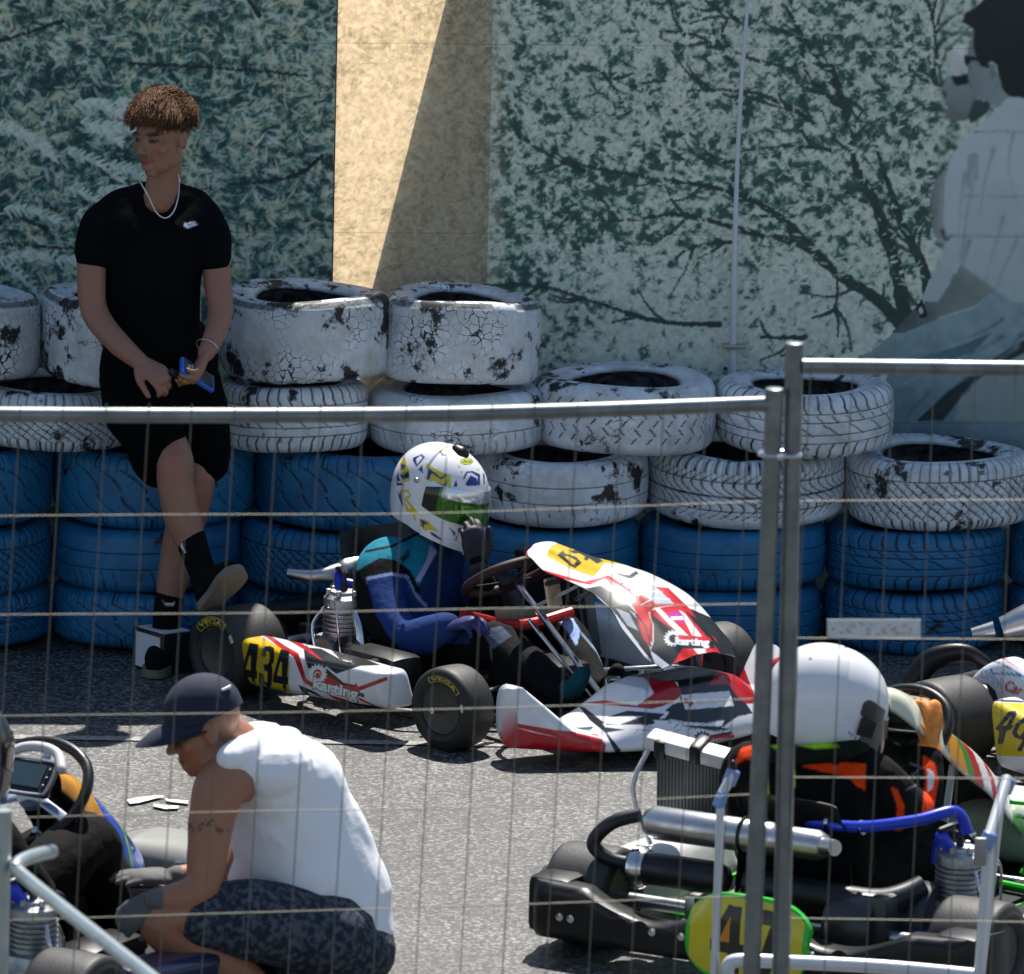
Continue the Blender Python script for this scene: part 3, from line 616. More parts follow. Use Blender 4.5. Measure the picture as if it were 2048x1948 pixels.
# ================= KARTS =================
M_BLK = mat('black_plastic', (.006, .0065, .0075), .36, noise=.25, ns=14, coat=.05, spec=.35)
M_RUB = mat('slick_rubber', (.028, .027, .026), .62, noise=.35, ns=22, bump=.5, bs=160, bd=.002)
M_CHR = mat('bright_steel', (.62, .62, .63), .18, 1., noise=.12, ns=20)
M_ALU = mat('cast_alloy', (.42, .43, .45), .42, .9, noise=.35, ns=24, bump=.5, bs=90)
M_DRK = mat('dark_metal', (.035, .037, .042), .4, .7, noise=.3)
M_SIL = mat('brushed_silencer', (.5, .5, .51), .3, 1., noise=.18, ns=9, bump=.15, bs=40)
M_MAG = mat('magnesium_rim', (.07, .065, .06), .45, .6, noise=.2)
M_RED = mat('red_anodised', (.45, .012, .012), .3, .3)
M_BLU = mat('blue_hose', (.012, .045, .55), .32)
M_WHT = mat('white_plastic', (.72, .72, .71), .35, coat=.3, dirt=.25, ns=9)
M_WPL = mat('white_painted_metal', (.62, .64, .67), .3, .2, noise=.1)
M_LIV = mat('glossy_printed_plastic', rough=.3, coat=.5, attr=True, dirt=.14, ns=7)
M_FAB = mat('printed_cloth', rough=.85, spec=.2, attr=True, bump=.45, bs=26, bd=.012, noise=.08, ns=30)
def tyre_prof(R, w, rin):
    p = [(rin, -w*.36), (rin+.012, -w*.44)]
    for t in np.linspace(0, 1, 14): p.append((rin+.012+(R-.022-rin-.012)*t, -w*(.44+.06*math.sin(t*math.pi*.8))))
    for t in np.linspace(.2, 1, 6): an = t*math.pi/2; p.append((R-.022+.022*math.sin(an), -w*.475+.0-.0+.022*(1-math.cos(an))))
    n = 8
    for t in np.linspace(-1, 1, n)[1:-1]: p.append((R+.0015*(1-t*t), t*(w*.475-.022)))
    return p + [(r, -h) for r, h in p[:len(p)-n+2][::-1]]
def wheel_mesh(R, w, rin, text, seed):
    """Tyre with its sidewall lettering; axis along y, outer side towards -y."""
    pr = np.array(tyre_prof(R, w, rin)); n = 300; an = np.arange(n)*2*math.pi/n
    X = np.empty((n, len(pr), 3)); X[..., 0] = pr[None, :, 0]*np.cos(an)[:, None]; X[..., 2] = pr[None, :, 0]*np.sin(an)[:, None]; X[..., 1] = pr[None, :, 1]
    a = Acc(); a.grid(X, closed=True); me = mesh_np('tyre', a.verts(), a.F)
    V = vco(me); r = np.hypot(V[:, 0], V[:, 2]); th = np.arctan2(V[:, 2], V[:, 0]); C = np.ones((len(V), 3))*np.array((.014, .014, .014))
    rn = np.random.default_rng(seed); tread = r > R-.008; C[tread] *= 1.7
    if text:
        y0, y1 = rin+.022, R-.026; c0 = rad(text[1]); u = (c0+rad(36)-th)/rad(72); v = (r-y0)/(y1-y0); p = np.stack((u, v), 1); out = V[:, 1] < 0
        fr = out & (u > -.06) & (u < 1.06) & (v > -.15) & (v < 1.15); ins = (u > -.02) & (u < 1.02) & (v > 0) & (v < 1)
        C[fr & ~ins] = (.42, .3, .02); C[out & text_mask(p, text[0], (.04, .1), (.92, 0), (0, .8), .03)] = (.55, .4, .02)
        k = out & (np.abs(u-1.42) < .10) & (v > .1) & (v < .9); C[k] = (.5, .5, .48)
    setcol(me, C); bm = bmesh.new(); bm.from_mesh(me); bmesh.ops.recalc_face_normals(bm, faces=bm.faces[:]); bm.to_mesh(me); bm.free(); me.shade_smooth()
    me.materials.append(mat('kart_tyre_rubber', rough=.55, attr=True, noise=.3, ns=30, bump=.4, bs=150, bd=.002)); return me
WM = {}
def wheel(root, c, R, w, rin, side, text, steer=0., bolts=True):
    """side -1: outer face to the kart's right"""
    key = (R, w, text)
    if key not in WM: WM[key] = wheel_mesh(R, w, rin, text, 3)
    t = bpy.data.objects.new('tyre', WM[key]); COL.objects.link(t); t.parent = root; t.location = c; t.rotation_euler = (0, 0, steer+(0 if side < 0 else math.pi))
    a = Acc(); ri = rin+.003; a.lathe([(ri, -w*.40), (ri+.006, -w*.42), (ri, -w*.38), (ri*.93, -w*.30), (ri*.9, -w*.05), (ri*.5, w*.02), (.022, -.0), (.022, -.02), (0, -.02)], (0, 0, 0), (0, 1, 0), 40)
    a.lathe([(ri*.9, -w*.05), (ri*.93, w*.3), (ri, w*.4)], (0, 0, 0), (0, 1, 0), 40)
    for k in range(3): an = k*2.09+.4; a.lathe([(.006, -.012), (.006, 0)], (.032*math.cos(an), -.0, .032*math.sin(an)), (0, 1, 0), 8)
    emit('rim', a, M_MAG, t, W=False)
    return t
def arc_seat(m, root, K=None):
    """bucket seat shell"""
    prof = [(-.40, .085), (-.46, .05), (-.56, .03), (-.68, .03), (-.78, .06), (-.85, .14), (-.90, .26), (-.945, .38), (-.985, .47)]
    pts, _ = spline(np.array([(x, 0, z) for x, z in prof]), np.ones(len(prof)), 4); nu = len(pts); T = np.gradient(pts, axis=0); T /= np.linalg.norm(T, axis=1)[:, None]
    X = np.empty((nu, 17, 3)); Bk = np.empty((nu, 17, 3))
    for i in range(nu):
        f = i/(nu-1); nrm = np.array((-T[i][2], 0, T[i][0])); wd = .15+.035*math.sin(f*math.pi); up = .02+.13*math.exp(-((f-.5)/.23)**2)
        for j in range(17):
            q = (j-8)/8; X[i, j] = pts[i]+np.array((0, wd*math.sin(q*1.45)/math.sin(1.45), 0))+nrm*up*abs(q)**2.6; Bk[i, j] = X[i, j]-nrm*.006-np.array((0, .006*q, 0))
    a = Acc(); a.grid(X, back=Bk); return emit('seat', a, m, root, W=False)
def loft(secs, closed=True):
    a = Acc(); X = np.array(secs); n = X.shape[1]; m = len(X); a.add(X.reshape(-1, 3), [(i*n+j, (i+1)*n+j, (i+1)*n+(j+1) % n, i*n+(j+1) % n) for i in range(m-1) for j in range(n)]+[tuple(range(n)), tuple((m-1)*n+j for j in range(n))[::-1]]); return a
def even(x, y, n):
    x = np.append(x, x[0]); y = np.append(y, y[0]); d = np.concatenate(((0,), np.cumsum(np.hypot(np.diff(x), np.diff(y))))); q = np.linspace(0, d[-1], n+1)[:-1]; return np.interp(q, d, x), np.interp(q, d, y)
def sup(n, hw, hh, e=.45):
    x, y = sup0(600, hw, hh, e); return even(x, y, n)
def sup0(n, hw, hh, e=.45):
    t = np.arange(n)*2*math.pi/n; return np.sign(np.cos(t))*np.abs(np.cos(t))**e*hw, np.sign(np.sin(t))*np.abs(np.sin(t))**e*hh
def pod_mesh(side, x0=-.86, x1=-.17, z00=.045, z01=.205, z10=.03, z11=.17, n=250, k=320):
    secs = []
    for i in range(k):
        f = i/(k-1); x = x0+(x1-x0)*f; e = min(1, math.sqrt(max(0, 1-(1-min(f, 1-f)/.05)**2)) if min(f, 1-f) < .05 else 1)*.96+.04
        hw = .075*e*(.85+.25*math.sin(math.pi*min(1, f*1.15))); zb = z00+(z10-z00)*f; zt = z01+(z11-z01)*f; hh = (zt-zb)/2*(.72+.28*e)
        cy, sy = sup(n, hw, hh, .42); y = side*(.585+.04*f)+cy+side*.02*(sy/hh); secs.append(np.stack((np.full(n, x), y, (zb+zt)/2+sy+.0), 1))
    return loft(secs)
def nose_mesh(k=440, n=240):
    secs = []
    for i in range(k):
        y = -.54+1.085*i/(k-1); q = abs(y)/.54 if y < 0 else y/.545
        xf = .63-.30*q**2.3; xr = .27-.11*q**1.5
        zt = float(np.interp(q, [0, .2, .34, .5, .66, .8, .9, .97, 1], [.235, .235, .215, .15, .10, .12, .19, .235, .225])); zb = .035+.012*q
        if q > .97: xr += (q-.97)*1.5; xf -= (q-.97)*1.
        t = np.arange(600)/600*2*math.pi; ex = .5
        c = np.sign(np.cos(t))*np.abs(np.cos(t))**ex; s_ = np.sign(np.sin(t))*np.abs(np.sin(t))**.7
        xm = (xf+xr)/2; hx = (xf-xr)/2; zz = (zt+zb)/2+s_*(zt-zb)/2
        lean = .6*(zz-zb)                                         # the face slopes back towards the top
        xx = xm+c*hx - np.where(c > 0, lean*c*(1 if q < .75 else .35), 0)
        xx, zz = even(xx, zz, n)
        secs.append(np.stack((xx, np.full(n, y), zz), 1))
    return loft(secs)
def fairing_mesh(cl, hw, n=120, k=250, th=.004, drop=.22):
    pts, wd = spline(np.array(cl), np.array(hw), 40); s = np.linspace(0, len(pts)-1, k); ix = s.astype(int); pts = pts[ix]; wd = wd[ix]
    T = np.gradient(pts, axis=0); T /= np.linalg.norm(T, axis=1)[:, None]+1e-9; X = np.empty((k, n, 3)); Bk = X.copy()
    for i in range(k):
        nrm = np.array((-T[i][2], 0, T[i][0])); nrm = -nrm if nrm[2] < 0 else nrm; q = np.linspace(-1, 1, n)
        X[i] = pts[i]+np.stack((0*q, q*wd[i], 0*q), 1)-nrm*(drop*wd[i]*np.abs(q)**(2.4 if drop < .5 else 4))[:, None]
        X[i] += nrm*(.010*np.exp(-(np.abs(q)/.42)**6)*min(1, i/30))[:, None]; Bk[i] = X[i]-nrm*th
    return X, Bk
def engine(root, c, nm='engine'):
    x, y, z = c; a = Acc()
    a.box((x, y, z+.06), (.16, .13, .12), bev=.25); a.lathe([(.05, 0), (.055, .005), (.055, .02)], (x, y-.065, z+.06), (0, -1, 0), 24)
    for k in range(6): a.lathe([(.058, 0), (.066, .003), (.066, .007), (.058, .01)], (x, y, z+.125+k*.014), (0, 0, 1), 26)
    a.lathe([(.056, .11), (.056, .21), (.064, .212), (.064, .235), (.045, .25), (.045, .256), (0, .258)], (x, y, z), (0, 0, 1), 26)
    for k in range(6): an = k*1.047; a.lathe([(.008, .25), (.008, .266), (0, .268)], (x+.05*math.cos(an), y+.05*math.sin(an), z-.004), (0, 0, 1), 8)
    e = emit(nm, a, M_ALU, root, W=False)
    b = Acc(); b.lathe([(.011, .256), (.011, .275), (.007, .28), (.007, .30)], (x, y, z), (0, 0, 1), 12); b.tube([(x, y, z+.305), (x-.02, y+.01, z+.315), (x-.07, y+.03, z+.31)], [.012, .012, .008], 8, 3, 'round'); emit('spark_plug', b, M_DRK, e, W=False)
    b = Acc(); b.tube([(x+.055, y+.0, z+.19), (x+.09, y-.01, z+.15), (x+.11, y-.02, z+.06)], .02, 12, 4); b.box((x+.13, y-.01, z+.05), (.07, .07, .06)); b.tube([(x-.03, y-.06, z+.2), (x-.05, y-.085, z+.15), (x-.03, y-.09, z+.08)], .006, 8, 4); b.tube([(x+.02, y-.055, z+.24), (x+.07, y-.09, z+.2), (x+.09, y-.08, z+.02)], .004, 8, 5); emit('carburettor', b, M_CHR, e, W=False)
    b = Acc(); b.tube([(x-.03, y+.01, z+.25), (x-.055, y+.03, z+.29)], [.016, .02], 14, 0, 'round'); b.tube([(x-.05, y+.03, z+.27), (x-.01, y+.06, z+.26), (x+.02, y+.08, z+.2)], .014, 10, 5); emit('water_hose', b, M_BLU, e, W=False)
    b = Acc(); b.box((x-.12, y+.02, z+.02), (.12, .09, .06)); emit('clutch_cover', b, mat('blue_cover', (.01, .05, .22), .3), e, W=False)
    return e
def steering(root, c, tilt, R=.155, rim=M_BLK, dash=True, spokes=M_DRK, face=None, grip=None):
    ax = np.array((-math.cos(tilt), 0, math.sin(tilt))); up = np.array((math.sin(tilt), 0, math.cos(tilt))); sd = np.array((0, 1., 0)); c = np.array(c)
    a = Acc(); n = 40; pts = []
    for i in range(n):
        t = i*2*math.pi/n; rr = R*(1 if math.sin(t) < .55 else 1-.10*(math.sin(t)-.55)/.45) if grip is None else R; pts.append(c+sd*math.cos(t)*rr+up*math.sin(t)*rr)
    a.tube(pts, .0155, 12, 0, closed=True); st = emit('steering_wheel', a, rim, root, W=False)
    a = Acc()
    for t in (rad(205), rad(335), rad(90)): e = c+(sd*math.cos(t)+up*math.sin(t))*R; a.tube([c-ax*.02, (c+e)/2-ax*.012, e], .013, 8, 3, flat=(ax, .3))
    a.lathe([(.045, -.012), (.045, .008), (.0, .01)], c-ax*.02, ax, 20); emit('spoke', a, spokes, st, W=False)
    if dash:
        a = Acc(); R3 = np.stack((sd, up, ax), 1); a.box(c+ax*.03+up*.02, (.155, .1, .03), R3, .3); d = emit('display_housing', a, M_BLK, st, W=False)
        a = Acc(); a.box(c+ax*.046+up*.022, (.108, .07, .004), R3, 0); emit('screen', a, mat('lcd_glass', (.03, .06, .075), .12, coat=.5), d, W=False)
        a = Acc(); fr_ = [c+ax*.044+sd*x+up*(y+.02) for x, y in ((-.078, -.04), (-.078, .04), (-.05, .052), (.05, .052), (.078, .04), (.078, -.04), (.05, -.052), (-.05, -.052))]; a.tube(fr_, .0045, 8, 3, closed=True)
        for s_ in (-1, 1):
            for q in (-.025, 0, .025): a.ell(c+ax*.047+sd*.066*s_+up*(q+.02), (.004, .004, .004), n=8)
        emit('bezel', a, M_SIL, d, W=False)
    return st
def put(nm, root, m, fn, **k): a = Acc(); fn(a); return emit(nm, a, m, root, W=False, **k)

def kart_base(name, label, O, phi, frame=M_DRK, seat=M_BLK, text='VEGA', nosemat=None, steer=.0, rear_bumper=True, group=None, fw=.55, rw=.58, wb=-1.02, front=True, engine_on=True, exhaust=1):
    root = thing(name, label, 'kart', tuple(O), phi, group)
    def fr(a):
        for s in (-1, 1):
            a.tube([(.42, s*.13, .05), (.2, s*.16, .05), (.02, s*.34, .05), (-.3, s*.31, .045), (-.8, s*.33, .045), (-1.12, s*.33, .05)], .015, 10, 4)
            a.tube([(.0, s*.33, .05), (0, s*.42, .09), (0, s*.47, .127)], .014, 10, 3); a.tube([(-.78, s*.33, .05), (-.76, s*.5, .06), (-.3, s*.5, .055), (-.24, s*.33, .05)], .011, 8, 4)
        for x, w_ in ((.4, .13), (-.3, .31), (-.62, .31), (-1.1, .33)): a.tube([(x, -w_, .05), (x, w_, .05)], .014, 10)
        a.tube([(.0, -.33, .052), (.05, 0, .052), (0, .33, .052)], .014, 10, 4)
    put('frame', root, frame, fr)
    put('floor_tray', root, M_DRK, lambda a: a.box((.02, 0, .032), (.72, .5, .004), bev=0))
    put('rear_axle', root, M_SIL, lambda a: (a.tube([(wb, -rw+.03, .135), (wb, rw-.03, .135)], .02, 16), a.box((wb, .26, .13), (.09, .03, .1)), a.box((wb, -.26, .13), (.09, .03, .1)), a.lathe([(.1, -.006), (.1, .006)], (wb, .1, .135), (0, 1, 0), 30), a.lathe([(.085, -.004), (.085, .004)], (wb, -.17, .135), (0, 1, 0), 30)))
    for s in (-1, 1): put('stub_axle', root, M_CHR, lambda a: (a.tube([(0, s*.47, .09), (0, s*.47, .17)], .014, 10), a.tube([(0, s*.47, .127), (0, s*(fw+.085), .127)], .0105, 10), a.tube([(0, s*.46, .12), (-.12, s*.44, .11), (-.16, s*.08, .13)], .007, 8, 2)))
    arc_seat(seat, root)
    for s in (-1, 1):
        wheel(root, (0, s*fw, .127), .127, .125, .066, s, (text, 78) if text else None, steer); wheel(root, (wb, s*rw, .137), .137, .2, .066, s, (text, 100) if text else None)
    put('steering_column', root, M_CHR, lambda a: (a.tube([(.10, 0, .08), (-.33, 0, .39)], .010, 10), a.tube([(.08, -.02, .07), (-.22, -.05, .30)], .007, 8)))
    for s in (-1, 1): put('pedal', root, M_CHR, lambda a: a.tube([(.3, s*.13, .05), (.27, s*.14, .13), (.24, s*.14, .2), (.24, s*.09, .2)], .007, 8, 3))
    put('fuel_tank', root, M_BLK, lambda a: a.box((-.22, 0, .11), (.24, .24, .13), bev=.3))
    if engine_on: engine(root, (-.80, -.30, .07))
    if exhaust:
        put('exhaust', root, M_SIL, lambda a: (a.tube([(-.86, -.30, .2), (-.98, -.26, .24), (-1.06, -.12, .25), (-1.08, .0, .26)], [.022, .03, .04, .045], 16, 5), a.tube([(-1.08, .0, .26), (-1.08, .32, .29)], .05, 20, 0, 'round'), a.tube([(-1.08, .33, .29), (-1.07, .40, .285), (-1.09, .45, .27)], [.02, .016, .016], 12, 4)))
    return root
def to_local(root):
    Mi = np.array(TM[root.name].inverted()); return lambda q: (np.atleast_2d(q)@Mi[:3, :3].T+Mi[:3, 3])
def to_world(root):
    Mw = np.array(TM[root.name]); return lambda q: (np.atleast_2d(q)@Mw[:3, :3].T+Mw[:3, 3])
def kpx(root, px, py, yl):       # picture point on the kart plane y_local = yl
    Mw = np.array(TM[root.name]); p0 = Mw[:3, :3]@np.array((0, yl, 0))+Mw[:3, 3]; return to_local(root)(pl(px, py, p0, Mw[:3, 1]))[0]

# ---------- kart 434 ----------
PHI = rad(-48); c_, s_ = math.cos(PHI), math.sin(PHI)
fr_ = G(872, 1362, .127); O = np.array((fr_[0]-.55*s_, fr_[1]+.55*c_, 0))   # front right wheel hub is at local (0,-.55)
O = (fr_[0]-(.55*s_), fr_[1]+.55*c_, 0)
K1 = kart_base('racing_kart', 'white and red kart numbered 434 in front of the tyre wall', O, PHI, steer=.10, rw=.56, wb=-1.0, exhaust=0)
L1, W1 = to_local(K1), to_world(K1)
a = pod_mesh(-1, x0=kpx(K1, 470, 1280, -.63)[0], x1=kpx(K1, 754, 1330, -.66)[0], z00=kpx(K1, 480, 1330, -.66)[2], z01=kpx(K1, 490, 1226, -.64)[2]-.01, z10=kpx(K1, 735, 1368, -.68)[2], z11=kpx(K1, 720, 1278, -.66)[2]-.01)
p = S(W1(a.verts()))
def cq(x, y): return (470+x/5.976)/1.03854, (1250+y/5.976)/1.03854     # marks measured on an enlargement of the side pod
def Q(*pts): return [cq(*q) for q in pts]
gear = []
for i in range(17*4):
    t = i/68*2*math.pi; r_ = 118 if (i % 4) in (0, 1) else 96; gear.append((985+r_*math.cos(t), 585+r_*math.sin(t)))
lay = [('P', 'd8b400', Q((-60, 60), (250, 90), (560, 280), (720, 420), (655, 420), (640, 700), (700, 960), (-60, 860))), ('P', 'e8e8ee', Q((230, 90), (560, 280), (640, 350), (640, 430), (720, 420), (720, 300), (380, 60))),
       ('P', 'b80d18', Q((300, 90), (430, 130), (600, 250), (760, 340), (850, 640), (940, 700), (930, 750), (820, 690), (700, 380), (560, 290))), ('P', 'c01420', Q((480, 105), (760, 190), (900, 290), (1060, 430), (930, 360), (700, 220))),
       ('P', '17191c', Q((820, 300), (880, 270), (1040, 285), (1250, 405), (1120, 270), (1500, 380), (1740, 480), (1500, 490), (1210, 585), (1100, 500), (880, 540), (835, 400))), ('P', 'c01420', Q((860, 250), (1065, 440), (950, 370), (820, 300))), ('P', 'ececf2', Q((1000, 268), (1110, 300), (1255, 408))),
       ('P', 'b80d18', Q((1000, 590), (1120, 600), (1300, 700), (1420, 730), (1440, 690), (1475, 740), (1815, 615), (1825, 660), (1540, 770), (1460, 800), (980, 680))), ('P', '17191c', Q((1090, 520), (1300, 690), (1440, 720), (1430, 740), (1280, 710), (1080, 590))),
       ('P', 'b01018', Q((1060, 810), (1350, 900), (1510, 990), (1440, 985), (1260, 920))), ('P', 'b01018', Q((1470, 860), (1730, 990), (1690, 985), (1490, 900))), ('P', '15171a', Q((755, 715), (960, 800), (1070, 885), (860, 790), (960, 945), (900, 920), (820, 830))),
       ('P', '17191c', [cq(x_*1.06-985*.06, y_*1.06-585*.06) for x_, y_ in gear]), ('P', 'f0f0f2', [cq(*g) for g in gear]), ('E', 'b80d18', (*cq(985, 590), 8.2, 9.5)), ('E', 'f0f0f2', (*cq(985, 600), 6, 7)), ('E', 'b80d18', (*cq(990, 605), 4.5, 5.5))]
D4 = [(175, 215), (280, 232), (250, 545), (268, 550), (262, 640), (240, 640), (245, 735), (195, 730), (200, 635), (78, 610), (82, 540)]; H4 = [(172, 365), (190, 368), (187, 540), (128, 530)]
lay += [('P', '0b0c0e', Q(*D4)), ('P', 'd8b400', Q(*H4)), ('P', '0b0c0e', Q((320, 330), (330, 290), (360, 255), (420, 250), (465, 275), (472, 330), (465, 440), (435, 485), (450, 530), (440, 700), (425, 755), (370, 765), (310, 740), (288, 690), (285, 570), (345, 580), (350, 680), (385, 685), (390, 560), (345, 540), (340, 470), (395, 470), (415, 400), (410, 320), (370, 310), (365, 385), (315, 378))),
        ('P', '0b0c0e', Q(*[(x+372, y+75) for x, y in D4])), ('P', 'd8b400', Q(*[(x+372, y+75) for x, y in H4]))]
for x_, y_ in ((205, 705), (350, 740), (570, 790)): q0 = cq(x_, y_); lay.append(('T', 'e0e0e0', 'FL', q0, (6, 1), (0, -5), .0))
q0 = cq(925, 800); lay += [('T', '101214', 'karting', (q0[0]-1.5, q0[1]+2), (90*1., 23*1.), (3, -33), .07), ('T', 'f2f2f4', 'karting', (q0[0], q0[1]), (86, 23), (3, -29), .035)]
q0 = cq(1465, 850); lay += [('T', '303236', 'sa', q0, (13, 3), (1, -8), .05)]
emit('side_pod', a, M_LIV, K1, W=False, colors=paint(p, 'e9e9ee', lay), label='right side pod with yellow number 434 and gear wheel logo')
a = pod_mesh(1, n=40, k=50); emit('side_pod', a, M_WHT, K1, W=False)
# nose cone
a = nose_mesh(); V = a.verts(); p = S(W1(V))
def cn(x, y): return (940+x/3.1806)/1.03854, (1000+y/3.1806)/1.03854
def QN(*pts): return [cn(*q) for q in pts]
lay = [('P', 'c41420', QN((150, 1080), (290, 1100), (330, 1200), (460, 1240), (330, 1140), (240, 1120))), ('P', 'c41420', QN((200, 1420), (290, 1420), (520, 1460), (810, 1490), (865, 1560), (850, 1640), (180, 1580))), ('P', 'e8e8ee', QN((270, 1440), (560, 1510), (400, 1480))),
       ('P', '17191d', QN((690, 1310), (730, 1320), (870, 1430), (1160, 1430), (1240, 1360), (1000, 1340), (880, 1380), (1100, 1375), (950, 1430), (840, 1420), (860, 1445), (990, 1462), (870, 1480), (960, 1590), (940, 1640), (860, 1480), (760, 1400))),
       ('P', '17191d', QN((1090, 1040), (1300, 1020), (1340, 1280), (1290, 1300), (1240, 1340), (1330, 1370), (1180, 1400), (1560, 1420), (1780, 1340), (1820, 1440), (1560, 1470), (1300, 1430), (1250, 1380), (1700, 1300), (1760, 1000))),
       ('P', 'b5121e', QN((1100, 1130), (1290, 1140), (1340, 1210), (1370, 1220), (1290, 1290), (1160, 1330), (720, 1290), (860, 1275), (1060, 1310), (1170, 1230), (1130, 1150))), ('P', '17191d', QN((1000, 1060), (1120, 1030), (1300, 1060), (1330, 1160), (1120, 1130), (960, 1120))),
       ('P', 'b5121e', QN((1590, 1060), (1740, 1060), (1830, 1290), (1740, 1300), (1640, 1170), (1520, 1180))), ('P', '17191d', QN((1330, 1130), (1540, 1180), (1640, 1200), (1760, 1300), (1800, 1360), (1560, 1440), (1240, 1390), (1290, 1320), (1350, 1330))),
       ('P', 'eeeef2', QN((1340, 1240), (1650, 1215), (1680, 1310), (1370, 1335))), ('T', '8a8f96', 'MOTORSPORTS', cn(1440, 1300), (66, -6), (.5, -7.5), .0), ('P', 'b5121e', QN((1358, 1265), (1385, 1263), (1388, 1285), (1420, 1280), (1424, 1300), (1410, 1302), (1412, 1315), (1392, 1316), (1390, 1296), (1362, 1294))),
       ('P', 'eeeef2', QN((1160, 1400), (1500, 1420), (1620, 1400), (1600, 1440), (1200, 1430))), ('P', 'e8e8ee', QN((1700, 1380), (1830, 1350), (1840, 1480), (1600, 1450))), ('L', '22252a', QN((1360, 1600), (1460, 1540), (1560, 1500), (1660, 1480)), 5.)]
gx, gy = 1480, 1520; lay += [('P', '2a2c30', [cn(gx+(60 if (i % 4) < 2 else 46)*math.cos(i/56*6.283), gy+(52 if (i % 4) < 2 else 40)*math.sin(i/56*6.283)) for i in range(56)]), ('E', 'e8e8ee', (*cn(gx, gy), 11, 9)), ('P', 'b5121e', QN((1490, 1498), (1680, 1490), (1680, 1515), (1495, 1522))), ('T', '14161a', 'karting', cn(1440, 1575), (64, -3), (0, -17), .09), ('T', 'e6e6ea', 'karting', cn(1445, 1570), (61, -3), (0, -14), .03)]
r_ = np.random.default_rng(3)
for i in range(26): x_, y_ = 1080+r_.random()*500, 1395+r_.random()*180; lay.append(('L', '55585c', QN((x_, y_), (x_+r_.normal(0, 30), y_+r_.normal(0, 10)), (x_+r_.normal(0, 60), y_+r_.normal(0, 18))), .8))
emit('nose_cone', a, M_LIV, K1, W=False, colors=paint(p, 'ececf1', lay), label='wide white, red and black front bumper')
# hood opening under the fairing
put('nose_opening', K1, M_BLK, lambda a: a.tube([(.34, 0, .19), (.40, 0, .205), (.46, 0, .20)], [.07, .09, .07], 20, 5, 'round', flat=((0, 0, 1), .22)))
